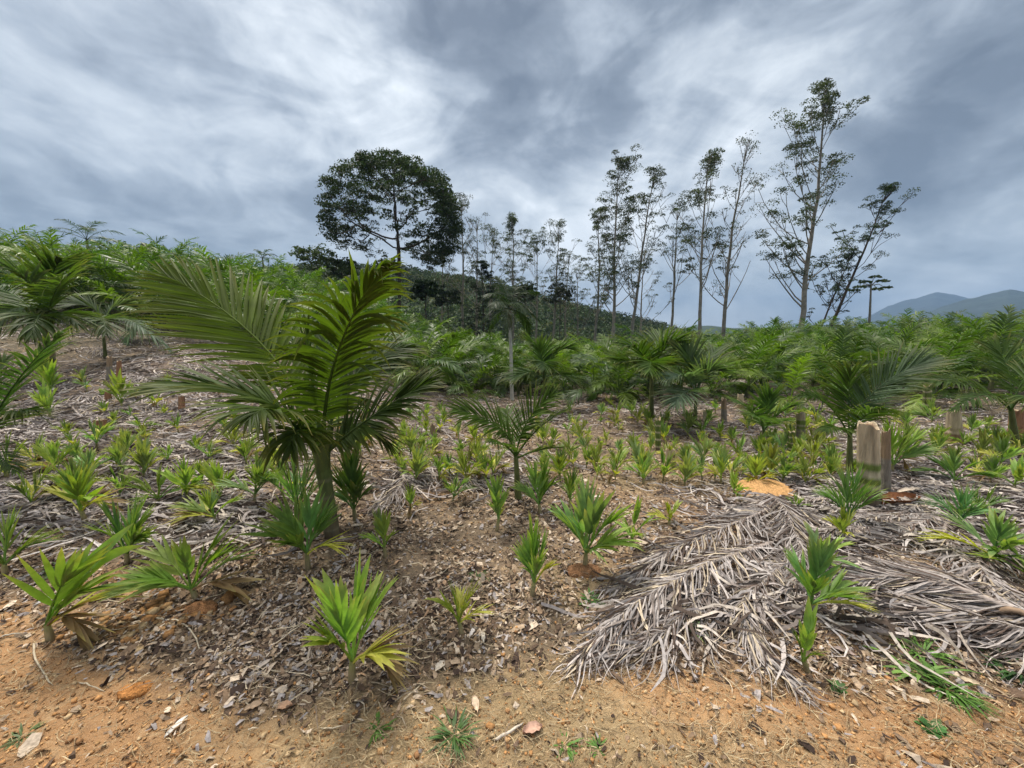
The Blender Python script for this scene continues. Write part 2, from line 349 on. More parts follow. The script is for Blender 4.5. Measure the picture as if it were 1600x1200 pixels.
def seg(a, b, s): return np.arange(a, b, s)
def make_ground():
    ys = np.concatenate([np.linspace(-3000, -60, 12), seg(-40, -2, 3), seg(-2, .7, .15), seg(.7, 2.4, .014), seg(2.4, 4.2, .03), seg(4.2, 8, .07), seg(8, 16, .18), seg(16, 60, .7), np.geomspace(62, 4100, 40)])
    xh = np.concatenate([seg(0.01, 2.4, .018), seg(2.4, 5, .04), seg(5, 10, .1), seg(10, 24, .35), seg(24, 80, 1.2), np.geomspace(84, 4100, 30)])
    xs = np.concatenate([-xh[::-1], xh]); X, Y = np.meshgrid(xs, ys); r = np.hypot(X, Y)
    near = sstep(9, 3, r); Zg = H(X, Y)
    Zg = Zg + near*((fbm(X*14, Y*14, 3, 40)-.5)*.028 + (fbm(X*45, Y*45, 3, 50)-.5)*.014)
    li, mu, orr = regions(X, Y)
    n = fbm(X*2.2, Y*2.2, 4, 60)[..., None]; n3 = fbm(X*.7, Y*.7, 3, 66)[..., None]
    brown = np.array([.155, .115, .078])*(.7+.6*n); greyb = np.array([.13, .10, .085])*(.7+.6*n)
    ora = np.array([.45, .25, .115])*(.65+.6*n); tan = np.array([.37, .26, .135])*(.75+.5*n)
    ow = (ora*sstep(.33, .55, n3) + tan*(1-sstep(.33, .55, n3)))
    c = brown*(1-mu[..., None]) + greyb*mu[..., None]; c = c*(1-orr[..., None]) + ow*orr[..., None]
    far = sstep(11, 24, r)[..., None]; c = c*(1-far) + np.array([.05, .065, .025])*far
    ny, nx = X.shape; idx = np.arange(ny*nx).reshape(ny, nx)
    f = np.stack([idx[:-1, :-1], idx[:-1, 1:], idx[1:, 1:], idx[1:, :-1]], -1)
    mb = MB(); mb.add(np.stack([X, Y, Zg], -1), f, c.reshape(-1, 3))
    tag(mb.build('ground', M_SOIL), 'orange and brown clay soil of the sloping plantation clearing', 'ground', kind='structure')
def Hd(x, y):
    r = np.hypot(x, y); near = sstep(9, 3, r)
    return H(x, y) + near*((fbm(x*14, y*14, 3, 40)-.5)*.028 + (fbm(x*45, y*45, 3, 50)-.5)*.014)
make_ground()

# ------------------------------------------------------------------ distant terrain
def heightstrip(name, crest_px, crest_py, d0, dc, d1, zbase, mat, col, label, amp, fr, nx=160, ny=60, cat='hill'):
    pxs = np.linspace(crest_px[0], crest_px[-1], nx); cy = np.interp(pxs, crest_px, crest_py)
    u = (pxs-800)/F; vv = (600-cy)/F; el = (UP[2]*vv + FW[2])/(FW[1]+UP[1]*vv)
    zc = CAMZ + dc*el; yr = np.concatenate([np.linspace(d0, dc, ny), np.linspace(dc, d1, ny//2)[1:]])
    U, Y = np.meshgrid(u, yr); X = U*Y*(1/ (FW[1])); s = np.where(Y <= dc, sstep(d0, dc*1.04, Y)**.8, 1-sstep(dc, d1, Y))
    s = np.where(Y <= dc, np.clip((Y-d0)/(dc-d0), 0, 1)**.85, s)
    e = sstep(0, 4, (np.arange(nx))[None])*sstep(0, 4, (nx-1-np.arange(nx))[None])
    Z = zbase + (zc[None]-zbase)*s + (fbm(X*fr, Y*fr, 5, 77)-.55)*amp*np.minimum(1, s*3)
    rid = np.abs(fbm(X*fr*.5, Y*fr*.15, 3, 88)-.5)*amp*1.5*s*(1-s)*4; Z = Z - rid
    Z = Z*e + zbase*(1-e)
    idx = np.arange(Z.size).reshape(Z.shape); f = np.stack([idx[:-1, :-1], idx[:-1, 1:], idx[1:, 1:], idx[1:, :-1]], -1)
    c = np.asarray(col)[None, None]*(.5 + fbm(X*fr*2, Y*fr*2, 4, 99))[..., None]
    mb = MB(); mb.add(np.stack([X, Y, Z], -1), f, c.reshape(-1, 3))
    o = mb.build(name, mat); tag(o, label, cat, kind='structure')
    return X, Y, Z
hillX, hillY, hillZ = heightstrip('hill', [250, 380, 430, 500, 640, 700, 800, 900, 1000, 1060, 1110, 1200, 1300],
    [440, 428, 420, 414, 420, 430, 450, 476, 503, 519, 530, 545, 560], 85, 175, 270, -6, M_FOREST, (.035, .055, .02), 'forested hill sloping down to the right behind the tall thin trees', 4, .05)
heightstrip('far_mountain', [1180, 1280, 1340, 1370, 1410, 1440, 1470, 1510, 1560, 1640, 1760, 1900], [512, 508, 497, 478, 468, 457, 461, 470, 462, 470, 478, 505],
    1500, 2600, 3600, -30, M_FOREST, (.020, .032, .024), 'hazy blue mountain with a low peak at the right horizon', 60, .004, cat='mountain')
heightstrip('near_mountain', [1330, 1400, 1460, 1500, 1550, 1600, 1680, 1800], [512, 499, 478, 465, 450, 456, 452, 480],
    900, 1500, 2000, -20, M_FOREST, (.022, .036, .020), 'darker forested mountain ridge at the right edge of the horizon', 40, .008, cat='mountain')
heightstrip('low_hill', [1030, 1070, 1100, 1140, 1200, 1260], [525, 512, 509, 514, 512, 525],
    500, 700, 900, -15, M_FOREST, (.03, .05, .025), 'low bluish wooded hill just right of the sloping hill foot', 10, .01, cat='hill')

def make_forest():
    rng = np.random.default_rng(3); mb = MB(); ny, nx = hillZ.shape
    n = 5200; a = rng.uniform(0, nx-1.01, n); b = rng.uniform(6, ny*.70, n); ia, ib = a.astype(int), b.astype(int); fa, fb = a-ia, b-ib
    def lp(A): return (A[ib, ia]*(1-fa)+A[ib, ia+1]*fa)*(1-fb) + (A[ib+1, ia]*(1-fa)+A[ib+1, ia+1]*fa)*fb
    P = np.stack([lp(hillX), lp(hillY), lp(hillZ)], -1); rad = rng.uniform(1.0, 2.8, n)
    k = 34; d = nrm(rng.normal(size=(n, k, 3))); d[..., 2] = np.abs(d[..., 2])
    Q = P[:, None] + d*rad[:, None, None]*np.array([1, 1, .8])*rng.uniform(.75, 1.05, (n, k, 1)) + np.array([0, 0, .3])
    base = np.array([.040, .062, .020])*(rng.uniform(.5, 1.5, (n, 1))); yel = rng.random(n) < .12; base[yel] = np.array([.085, .09, .03])
    leafquads(mb, Q.reshape(-1, 3), .85, rng, np.repeat(base, k, axis=0), .35)
    tag(mb.build('forest', M_FOREST, smooth=False), 'dark green woodland canopy covering the sloping hill', 'forest', kind='stuff')
make_forest()

# ------------------------------------------------------------------ trees
BARKD = (.07, .055, .045); BARKL = (.24, .21, .175)
def tree_obj(name, base, label, cat, group, wood, crown):
    r = empty(name, base, label, cat, group)
    for mb, nm, m, sm in ((wood, 'trunk', M_BARK, True), (crown, 'crown', M_CROWN, False)):
        if mb.n:
            mb.v = [v - base for v in mb.v]; mb.build(nm, m, r, sm)
    return r
def tuft(mb, c, r, n, rng, size, col, flat=.75):
    d = nrm(rng.normal(size=(n, 3))); d[:, 2] = np.abs(d[:, 2])*1.0 - .12
    P = c + d*r*np.array([1, 1, flat])*rng.uniform(.55, 1.05, (n, 1)); leafquads(mb, P, size, rng, col, .35, .3)
def euc(px0, py0, px1, py1, Y, label, seed, start=.35, spread=.16, nb=22, leaf=1.0, bare=.15, bark=BARKL, up=.9, thick=1.0, col=(.056, .074, .034), name='thin_tree', group='tall thin trees against the sky'):
    rng = np.random.default_rng(seed); W = MB(); K = MB()
    T = pt(px1, py1, Y); B = pt(px0, py0, Y); B[2] = float(H(B[0], B[1])) - .1; Ht = T[2] - B[2]
    t = np.linspace(0, 1, 14)[:, None]; w = np.sin(t*np.pi)*rng.normal(0, .012, (1, 3))*Ht*np.array([1, 1, 0]); P = B + (T-B)*t + w + np.cumsum(rng.normal(0, .0025, (14, 3)), 0)*Ht*np.array([1, 1, 0])
    P[0] = B; r0 = .0095*Ht*thick; tube(W, P, r0*(1.05-t[:, 0])**.9 + .015, 7, bark)
    px = .085*Y/41
    for i in range(nb):
        h = start + (1-start)*((i+rng.uniform(0, 1))/nb); k = h*13; j = min(int(k), 12); p = P[j] + (P[j+1]-P[j])*(k-j)
        az = rng.uniform(0, 2*np.pi); L = Ht*spread*1.45*min(1, .22+1.5*(1-h)**.8)*rng.uniform(.5, 1.2)*(1 if i % 4 else 1.3)
        el = R(rng.uniform(20, 50)); d = np.array([np.cos(az)*np.cos(el), np.sin(az)*np.cos(el), np.sin(el)]); pts = [p]; q = p
        for s in range(5):
            d = nrm(d + np.array([0, 0, up*.22]) + rng.normal(0, .08, 3)); q = q + d*L/5; pts.append(q)
        br = max(.02, r0*.32*(1.1-h)); tube(W, pts, np.linspace(br*1.15, .024, 6), 4, bark)
        if rng.random() < bare: ends = []
        else: ends = [q] + [pts[3]]*1
        for e in range(rng.integers(2, 4)):
            s0 = pts[rng.integers(2, 5)]; dd = nrm(d + rng.normal(0, .55, 3) + np.array([0, 0, .35])); e1 = s0 + dd*L*rng.uniform(.22, .42)
            tube(W, [s0, (s0+e1)/2 + rng.normal(0, .03*L, 3), e1], np.linspace(.03, .014, 3), 3, bark)
            if rng.random() > bare: ends.append(e1)
        for e in ends:
            rr = Ht*.030*rng.uniform(.6, 1.35)
            tuft(K, e, rr, int(85*leaf*rng.uniform(.6, 1.2)), rng, .105*Ht/20+.04, np.array(col)*rng.uniform(.7, 1.3))
    for e in range(6):
        tt = P[-1] + rng.normal(0, 1, 3)*np.array([.03, .03, .018])*Ht*.8; tube(W, [P[-2], (P[-2]+tt)/2, tt], [.04, .025, .015], 3, bark)
        tuft(K, tt, Ht*.024, int(45*leaf), rng, .105*Ht/20+.04, col)
    return tree_obj(name, B, label, 'tree', group, W, K)
euc(960, 528, 970, 256, 44, 'tall slender tree with pale lower trunk and tiered leaf tufts, beside the leaning one', 11, .25, .15, 34, 1.25, .05)
euc(983, 530, 1022, 270, 46, 'thin tree leaning right with a small lone top tuft, beside the pale-trunked one', 12, .28, .15, 24, .9, .2)
euc(925, 522, 929, 335, 50, 'narrow leafy tree just left of the tall pale-trunked slender tree', 13, .30, .14, 26, 1.1, .1)
euc(1050, 520, 1062, 325, 44, 'sparse thin tree topped by a dark cluster, between leaning tree and taller pair', 14, .3, .22, 16, 1.0, .25)
euc(1097, 522, 1104, 250, 40, 'tall thin tree with a flat leafy top, left one of the taller pair', 15, .32, .15, 26, 1.15, .12)
euc(1130, 520, 1166, 226, 40, 'tall near-bare thin tree with a dark top tuft, right one of the taller pair', 16, .2, .13, 30, .55, .55)
euc(1250, 516, 1288, 150, 37, 'tallest thin tree with wide curved limbs and layered leaf clusters, top nearly bare', 17, .16, .17, 40, 1.4, .12, thick=1.1)
euc(1288, 512, 1388, 295, 37, 'tree with several stems leaning strongly to the right beside the tallest tree', 18, .2, .15, 24, 1.4, .05, BARKD, col=(.03, .05, .018))
euc(1275, 512, 1330, 395, 37.5, 'short dark leafy tree at the foot of the right-leaning tree', 19, .2, .22, 16, 1.2, .1, BARKD, col=(.03, .05, .018))
euc(722, 470, 724, 314, 52, 'thin tree rising close behind the right edge of the big umbrella tree', 20, .3, .11, 20, 1.0, .1)
euc(742, 470, 743, 345, 52, 'pale nearly leafless thin tree right of the big umbrella tree', 21, .3, .16, 16, .35, .75)
euc(768, 470, 770, 372, 56, 'low rounded airy tree between the bare thin tree and the tufted tree', 22, .35, .30, 20, .9, .05, up=.5)
euc(800, 480, 804, 347, 54, 'tufted thin tree with a small pointed crown over the hillside', 23, .3, .17, 22, 1.2, .05)
euc(835, 480, 838, 380, 56, 'bushy round-topped thin tree in the hillside row', 24, .4, .28, 20, 1.2, .05, up=.5)
euc(861, 490, 873, 352, 54, 'thin tree with a forked flat top in the middle of the hillside row', 25, .3, .17, 18, 1.0, .1)
euc(885, 492, 888, 398, 58, 'small sparse tree right of the forked flat-topped tree', 26, .35, .22, 14, .7, .2)
euc(905, 505, 903, 425, 54, 'short thin tree left of the narrow leafy tree', 27, .3, .25, 14, .9, .15)
euc(1003, 530, 1008, 395, 52, 'thin background tree seen behind the leaning slender tree', 28, .3, .17, 14, .7, .3)
euc(690, 470, 692, 385, 50, 'small thin tree under the right side of the umbrella tree crown', 29, .3, .2, 14, .8, .1)
euc(752, 480, 752, 412, 48, 'small dark conical tree rising above the hill edge', 30, .05, .16, 40, 2.0, 0, BARKD, up=.1, col=(.022, .036, .014), name='conifer')

def space_tree(base, fork, attract, rng, step=.45, kill=.7, infl=7, iters=90, trunk_r=.34, mb=None, bark=BARKD):
    nodes = [base]; par = [-1]; m = 10
    for i in range(1, m+1): nodes.append(base + (fork-base)*i/m + rng.normal(0, .03, 3)); par.append(i-1)
    A = attract.copy(); tips = len(nodes)-1
    for it in range(iters):
        if not len(A): break
        Nn = np.array(nodes[m-1:]); d = np.linalg.norm(A[:, None]-Nn[None], axis=2); j = d.argmin(1); dm = d.min(1)
        A_ok = dm > kill; near = dm < (infl if it > 14 else 99); grown = False
        for k in np.unique(j[near & A_ok]):
            s = near & A_ok & (j == k); v = nrm((A[s]-Nn[k])).mean(0); v = nrm(v + rng.normal(0, .08, 3)); q = Nn[k] + v*step
            if np.min(np.linalg.norm(Nn-q, axis=1)) > step*.3: nodes.append(q); par.append(k+m-1); grown = True
        A = A[A_ok]
        if not grown: break
    nodes = np.array(nodes); n = len(nodes); ch = [[] for _ in range(n)]
    for i in range(1, n): ch[par[i]].append(i)
    r = np.zeros(n)
    for i in range(n-1, -1, -1): r[i] = .022 if not ch[i] else sum(r[c]**2.35 for c in ch[i])**(1/2.35)
    r *= 1; sc = min(1, trunk_r/r[0]); r = np.maximum(r*sc, .022)
    # chains
    for i in range(n):
        for c in ch[i]:
            if i != 0 and ch[i] and c == max(ch[i], key=lambda q: r[q]) and par[i] >= 0: continue
            chain = [i, c]
            while ch[chain[-1]]: chain.append(max(ch[chain[-1]], key=lambda q: r[q]))
            rr = r[chain].copy(); rr[0] = rr[1]; tube(mb, nodes[chain], rr, 6, bark)
    return nodes, ch
def umbrella_tree():
    rng = np.random.default_rng(5); Y = 41; W = MB(); K = MB(); B = pt(625, 500, Y); B[2] = float(H(B[0], B[1])) - .3
    fork = pt(622, 372, Y); pxm = Y*1.01/F
    n = 820; pts = []
    while len(pts) < n:
        px, py = rng.uniform(500, 735), rng.uniform(238, 430); dz = rng.uniform(-1, 1)*105
        # dome shell in picture metres, deeper right side
        cx, cy = 617, 352; th = math.atan2(py-cy, px-cx); lb = 1.0 + .10*float(vnoise(th*2.6+9, dz/60, 3)-.5) + .13*float(vnoise(th*6, dz/40, 8)-.5); ax = 104*lb; ay = 103*lb
        e = math.sqrt(((px-cx)/ax)**2 + ((py-cy)/ay)**2 + (dz/105)**2)
        low = np.interp(px, [500, 560, 590, 610, 660, 735], [360, 392, 380, 374, 408, 402])
        if py > low + rng.normal(0, 6): continue
        if px > 640 and py > 330: e2 = math.sqrt(((px-672)/64)**2 + ((py-362)/60)**2 + (dz/95)**2); e = min(e, 1.0) if .6 < e2 < 1.0 and rng.random() < .65 else e
        e2d = math.sqrt(((px-cx)/ax)**2 + ((py-cy)/ay)**2)
        if e2d < .68 and py > 292 and not (px > 640 and py > 375) and rng.random() < .76: continue
        if .80 < e < 1.0 or (.55 < e < .8 and rng.random() < .13) or (py > low-22 and e < .95 and rng.random() < .10):
            q = pt(px, py, Y); q[1] += dz*pxm; pts.append(q)
    pts = np.array(pts); nodes, ch = space_tree(B, fork, pts, rng, .55, .75, 6, 70, .30, W)
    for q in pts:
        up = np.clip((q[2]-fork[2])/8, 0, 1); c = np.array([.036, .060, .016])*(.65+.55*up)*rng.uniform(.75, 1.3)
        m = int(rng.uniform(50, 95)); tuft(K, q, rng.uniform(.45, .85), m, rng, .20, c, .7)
    tree_obj('umbrella_tree', B, 'large spreading tree with a dark domed crown and fanning limbs, alone above the palms', 'tree', None, W, K)
umbrella_tree()
def bush_tree(px, py_top, py_base, half, Y, label, seed, col=(.035, .055, .018), dens=60, airy=.0, name='broadleaf_tree', leaf=.26):
    rng = np.random.default_rng(seed); W = MB(); K = MB(); B = pt(px, py_base, Y); g = float(H(B[0], B[1])); B[2] = min(B[2], g) if g < B[2] else B[2]
    B[2] = g - .1; T = pt(px, py_top, Y); pxm = Y/F; a = half*pxm; hh = min((T[2]-B[2])*.5, a*.95); cz = T[2]-hh
    n = dens; d = nrm(rng.normal(size=(n, 3))); d[:, 2] = np.where(d[:, 2] < -.5, -d[:, 2], d[:, 2])
    pts = np.array([B[0], B[1], cz]) + d*np.array([a, a, hh])*rng.uniform(.45, .95, (n, 1))
    space_tree(B, np.array([B[0], B[1], cz-hh*.5]), pts, rng, .4, .6, 6, 40, .16, W)
    for q in pts: tuft(K, q, a*.22*rng.uniform(.7, 1.3), int(44*(1-airy)), rng, leaf, np.array(col)*rng.uniform(.65, 1.35), .8)
    return tree_obj(name, B, label, 'tree', None, W, K)
bush_tree(498, 380, 430, 40, 38, 'low rounded airy tree on the skyline left of the umbrella tree', 41, (.055, .08, .028), dens=70, airy=.3)
bush_tree(535, 398, 430, 26, 40, 'small dark bushy tree right of the airy rounded skyline tree', 42, (.045, .068, .024), 50)
bush_tree(665, 436, 480, 22, 32, 'very dark leafy bush just right of the umbrella tree trunk', 43, (.022, .038, .013), 80)
bush_tree(700, 446, 490, 24, 44, 'grey green bush on the hill foot right of the dark bush', 44, (.03, .045, .02), 50)
bush_tree(605, 400, 440, 22, 46, 'pale feathery young tree behind the umbrella tree trunk', 45, (.06, .075, .035), 40, .4)
bush_tree(875, 440, 500, 26, 52, 'dark brownish bush below the forked flat-topped tree', 46, (.03, .038, .018), 60)
bush_tree(820, 440, 500, 26, 50, 'dark green bush below the tufted trees on the hill edge', 47, (.025, .04, .014), 60)
bush_tree(235, 382, 430, 14, 27, 'small round dark treetop poking above the left skyline palms', 48, (.035, .06, .018), 36)
def cecropia():
    rng = np.random.default_rng(8); W = MB(); K = MB(); Y = 36; B = pt(1359, 515, Y); B[2] = float(H(B[0], B[1])); T = pt(1361, 446, Y)
    tube(W, [B, (B+T)/2+[.05, 0, 0], T], [.13, .1, .06], 7, BARKL)
    for i, (dx, dz) in enumerate(((-2.1, .1), (2.0, .0), (.9, .45), (-.9, .4), (0, .7), (1.4, -.1), (-1.4, -.2))):
        e = T + np.array([dx*.68, rng.uniform(-1, 1), dz-.15*abs(dx)]); tube(W, [T, (T+e)/2+[0, 0, .25], e], [.05, .035, .02], 4, BARKL); tuft(K, e, .50, 70, rng, .26, (.055, .08, .03), .4)
    tree_obj('cecropia_tree', B, 'small umbrella-shaped tree with drooping leaf plates below the mountain peak', 'tree', None, W, K)
cecropia()

# ------------------------------------------------------------------ palms
GREEN = np.array([.048, .090, .010]); BLUEG = np.array([.068, .110, .038]); YELG = np.array([.130, .185, .018])
def stem_mesh(mb, P, r0, r1, c0=(.10, .11, .035), c1=(.09, .13, .03), n=9):
    P = np.asarray(P, float); m = len(P); t = np.linspace(0, 1, m); c = np.array(c0)*(1-t[:, None]) + np.array(c1)*t[:, None]
    tube(mb, P, r0 + (r1-r0)*t**.8, n, c)
def proto_palm(seed, stemh, nf, L, detail=1.0, parts=True):
    """list of (part name, MB, material)"""
    rng = np.random.default_rng(seed); out = []; S_ = MB()
    top = np.array([rng.normal(0, .04), rng.normal(0, .04), stemh]); t = np.linspace(0, 1, 6)[:, None]
    stem_mesh(S_, top*t, .075, .045, (.13, .11, .07), (.075, .11, .03), 7)
    out.append(('stem', S_, M_STEM)); a0 = rng.uniform(0, 6.28)
    for i in range(nf):
        az = a0 + i*2.39996; age = i/(nf-1); el = R(82 - 58*age + rng.normal(0, 8)); l = L*(.75 + .35*math.sin(np.pi*min(1, age+.25)))*rng.uniform(.9, 1.1)
        h = np.array([math.cos(az), math.sin(az), 0]); P0 = top - np.array([0, 0, .03*i])
        P1 = P0 + (h*math.cos(el) + np.array([0, 0, math.sin(el)]))*l*.55
        el2 = el - R(55 + 35*age); P2 = P1 + (h*math.cos(el2) + np.array([0, 0, math.sin(el2)]))*l*.52
        mix = rng.random(); col = GREEN*(1-mix)*1.0 + (BLUEG if rng.random() < .45 else YELG)*mix
        m = MB(); frond(m, P0, P1, P2, int(30*detail), .50, .050/detail**.5, 3 if detail >= 1 else 2, (0, rng.uniform(-.7, .7)), .30, .75, col*rng.uniform(.8, 1.25), rng=rng, plen=.18, rr=.016, tipc=(.16, .14, .05) if rng.random() < .3 else None)
        out.append(('frond', m, M_PALM))
    return out
def merge(parts):
    mb = MB()
    for _, m, _m in parts:
        v, f, c = m.arrays(); mb.add(v, f, c)
    return mb
def front(u):
    return np.interp(u, [-1.5, -1.2, -1.0, -.75, -.5, -.3, -.1, .05, .2, .33, .5, .8, 1.1, 1.5], [11, 11.5, 12, 12, 11.5, 10.8, 12.5, 13, 12, 9.4, 9.2, 9.5, 10, 9.5])
def plantation():
    rng = np.random.default_rng(17); near = []; fars = []
    specs = [(101, .5, 9, 2.0), (102, .85, 10, 2.2), (103, .3, 8, 1.9), (104, 1.1, 9, 2.1), (105, .6, 10, 2.3), (106, .75, 8, 2.0)]
    protos = []; lows = []
    for s in specs:
        parts = proto_palm(*s); low = proto_palm(s[0]+50, s[1], s[2], s[3], .62)
        protos.append([(n, m.mesh('palm_'+n, mt)) for n, m, mt in parts]); lows.append(merge(low))
    lowme = [m.mesh('palm', M_PALM) for m in lows]
    pos = []; Y = 7.0
    while Y < 58:
        sp = 1.38 + max(0, Y-16)*.035; row = np.arange(-1.55*Y-2, 1.55*Y+2, sp)
        for x in row:
            xx = x + rng.normal(0, .32*sp); yy = Y + rng.normal(0, .3*sp); u = xx/yy
            if abs(u) > 1.5 or yy < front(u) + rng.uniform(-.6, 1.4): continue
            if abs(u) > 1.42 and yy > 14: continue
            pos.append((xx, yy))
        Y += sp*.95
    pos.sort(key=lambda p: math.hypot(*p)); made = {}
    names = {'l': ('arching young palm in the dense green stand on the left hillside', 'palms on the left hillside'),
             'c': ('arching young palm in the stand below the sloping forested hill', 'palms in the middle stand'),
             'r': ('arching young palm in the thick stand below the tall thin trees', 'palms in the right stand')}
    farmb = MB(); nthing = 0; PXS = []
    for i, (x, y) in enumerate(pos):
        k = rng.integers(0, 6); u = x/y; reg = 'l' if u < -.32 else ('c' if u < .28 else 'r'); z = float(H(x, y)) - .05
        sc = rng.uniform(.85, 1.15)*(1.0 if reg != 'r' else 1.0); 
        if reg == 'c': sc *= .92 - .10*sstep(14, 26, y)
        if reg == 'r': sc *= .82 + .10*sstep(9, 30, y) + .04*sstep(1.0, 1.3, u)*sstep(20, 12, y)
        rz = rng.uniform(0, 6.28); lab, grp = names[reg]
        if nthing < 290:
            if nthing < 130:
                r = empty('palm', (x, y, z), lab, 'palm', grp, rz, sc)
                for n, me in protos[k]: link(me, n, r)
            else:
                r = link(lowme[k], 'palm', None, (x, y, z)); r.rotation_euler = (0, 0, rz); r.scale = (sc,)*3; tag(r, lab, 'palm', grp)
            nthing += 1
        else:
            v, f, c = lows[k].arrays() if k not in made else made[k]
            made[k] = (v, f, c); cs, sn = math.cos(rz), math.sin(rz); q = v*sc*1.05
            farmb.add(np.stack([q[:, 0]*cs-q[:, 1]*sn+x, q[:, 0]*sn+q[:, 1]*cs+y, q[:, 2]+z], -1), f, c*rng.uniform(.7, 1.3))
    tag(farmb.build('palm_plantation', M_PALM), 'far rows of young palms merging into one green canopy', 'plantation', kind='stuff')
    print('palms', len(pos), 'far quads', sum(len(f) for f in farmb.f))
plantation()

def hero_frond(parent, P0, P1, P2, **k):
    mb = MB(); base = np.array(parent.location); frond(mb, P0-base, P1-base, P2-base, **k)
    return mb.build('frond', M_HERO, parent)
def hero_palms():
    rng = np.random.default_rng(23)
    # main palm
    B = G(517, 836); Y = B[1]
    r = empty('palm', B, 'large dark green young palm standing in the left foreground with a thick green stem', 'palm')
    m = MB(); P = [pt(519, 842, Y)-B, pt(517, 815, Y)-B, pt(511, 775, Y)-B, pt(506, 735, Y)-B, pt(501, 700, Y)-B, pt(503, 660, Y)-B]
    P = np.array(P); ti = np.linspace(0, 5, 46); P6 = np.stack([np.interp(ti, range(6), P[:, k]) for k in range(3)], 1); rr6 = np.interp(ti, range(6), [.058, .051, .049, .049, .043, .028])
    cc6 = np.stack([np.interp(ti, range(6), v) for v in zip(*[(.15, .11, .07), (.14, .12, .065), (.12, .135, .05), (.10, .14, .035), (.08, .12, .03), (.07, .11, .025)])], 1)
    rg = (np.arange(46) % 6 == 0) & (ti < 3.2); cc6[rg] = cc6[rg]*.45 + np.array([.24, .21, .13])*.55; rr6[rg] *= 1.05; rr6 *= 1 + rng.normal(0, .012, 46)
    tube(m, P6, rr6, 18, cc6); m.build('stem', M_STEM, r)
    m = MB(); sh = [pt(507, 745, Y)-B, pt(500, 705, Y)-B, pt(489, 672, Y-.03)-B]; tube(m, np.array(sh), [.051, .050, .012], 12, (.085, .115, .03)); m.build('leaf_sheath', M_STEM, r)
    m = MB(); sh = [pt(505, 738, Y)-B, pt(505, 703, Y-.01)-B, pt(519, 668, Y-.03)-B]; tube(m, np.array(sh), [.050, .049, .012], 12, (.075, .10, .028)); m.build('leaf_sheath', M_STEM, r)
    c = lambda *a: pt(*a)
    K = dict(rng=rng, fold=True, seg=6, tipc=(.20, .17, .05), rr=.013)
    o = c(503, 705, Y)
    hero_frond(r, c(500, 690, Y), c(440, 520, Y+.25), c(262, 432, Y+.30), n=62, ll=.62, w=.030, roll=(.5, .9), lift=.15, droop=.30, col=(.098, .142, .014), a0=58, a1=14, plen=.26, hdir=(-1, .0, 0), **K)
    hero_frond(r, c(504, 700, Y), c(505, 540, Y-.05), c(600, 415, Y-.30), n=64, ll=.45, w=.032, roll=(-.15, -.55), lift=.15, droop=.95, col=(.062, .096, .011), a0=66, a1=16, plen=.14, hdir=(.35, -1, 0), **K)
    hero_frond(r, c(497, 705, Y), c(455, 600, Y-.25), c(250, 603, Y-.45), n=54, ll=.50, w=.030, roll=(.1, .3), lift=.25, droop=.45, col=(.050, .080, .016), a0=60, a1=10, plen=.12, **K)
    hero_frond(r, c(508, 710, Y), c(565, 655, Y-.10), c(668, 598, Y-.05), n=52, ll=.42, w=.030, roll=(-.7, -.5), lift=.2, droop=.40, col=(.048, .076, .018), a0=60, a1=14, plen=.16, **K)
    hero_frond(r, c(500, 700, Y), c(470, 560, Y+.5), c(560, 480, Y+1.0), n=40, ll=.48, w=.028, roll=(0, .3), lift=.2, droop=.5, col=(.045, .075, .018), a0=60, a1=14, plen=.2, **K)
    hero_frond(r, c(498, 712, Y), c(430, 610, Y-.5), c(395, 650, Y-.8), n=36, ll=.44, w=.030, roll=(0, .2), lift=.1, droop=.8, col=(.05, .078, .016), a0=62, a1=14, plen=.10, **K)
    hero_frond(r, c(508, 710, Y), c(560, 640, Y+.25), c(600, 690, Y+.35), n=34, ll=.42, w=.030, roll=(0, .2), lift=.1, droop=.8, col=(.045, .07, .022), a0=62, a1=14, plen=.08, **K)
    hero_frond(r, c(504, 700, Y), c(485, 590, Y), c(478, 505, Y-.05), n=14, ll=.30, w=.02, roll=(0, .2), lift=.05, droop=.1, col=(.07, .11, .02), a0=18, a1=8, plen=.5, **K)
    hero_frond(r, c(500, 708, Y), c(462, 640, Y-.35), c(455, 700, Y-.62), n=30, ll=.34, w=.030, roll=(0, .2), lift=.1, droop=.9, col=(.052, .08, .016), a0=58, a1=14, plen=.10, **K)
    hero_frond(r, c(506, 705, Y), c(530, 560, Y+.35), c(640, 540, Y+.55), n=44, ll=.46, w=.032, roll=(-.4, -.3), lift=.15, droop=.7, col=(.045, .07, .02), a0=60, a1=14, plen=.14, **K)
    # palm right of centre
    def sub(base_px, label, stem, fr, colr, stemr=.03, h=1.0, group=None, kw=None):
        B = G(*base_px); Y = B[1]; r = empty('palm', B, label, 'palm', group)
        m = MB(); top = pt(stem[0], stem[1], Y); ts = np.linspace(0, 1, 5)[:, None]
        tube(m, (top-B)*ts, np.linspace(stemr, stemr*.55, 5), 10, (.11, .125, .04)); m.build('stem', M_STEM, r)
        for (x1, y1, d1, x2, y2, d2, kk) in fr:
            a = dict(n=34, ll=.34*h, w=.021*h, roll=(0, .3), lift=.25, droop=.35, col=colr, a0=60, a1=14, plen=.18, rng=rng, seg=4, rr=.009*h, fold=True, tipc=(.2, .17, .06)); a.update(kk)
            hero_frond(r, top - np.array([0, 0, rng.uniform(0, .03)]), pt(x1, y1, Y+d1), pt(x2, y2, Y+d2), **a)
        return r
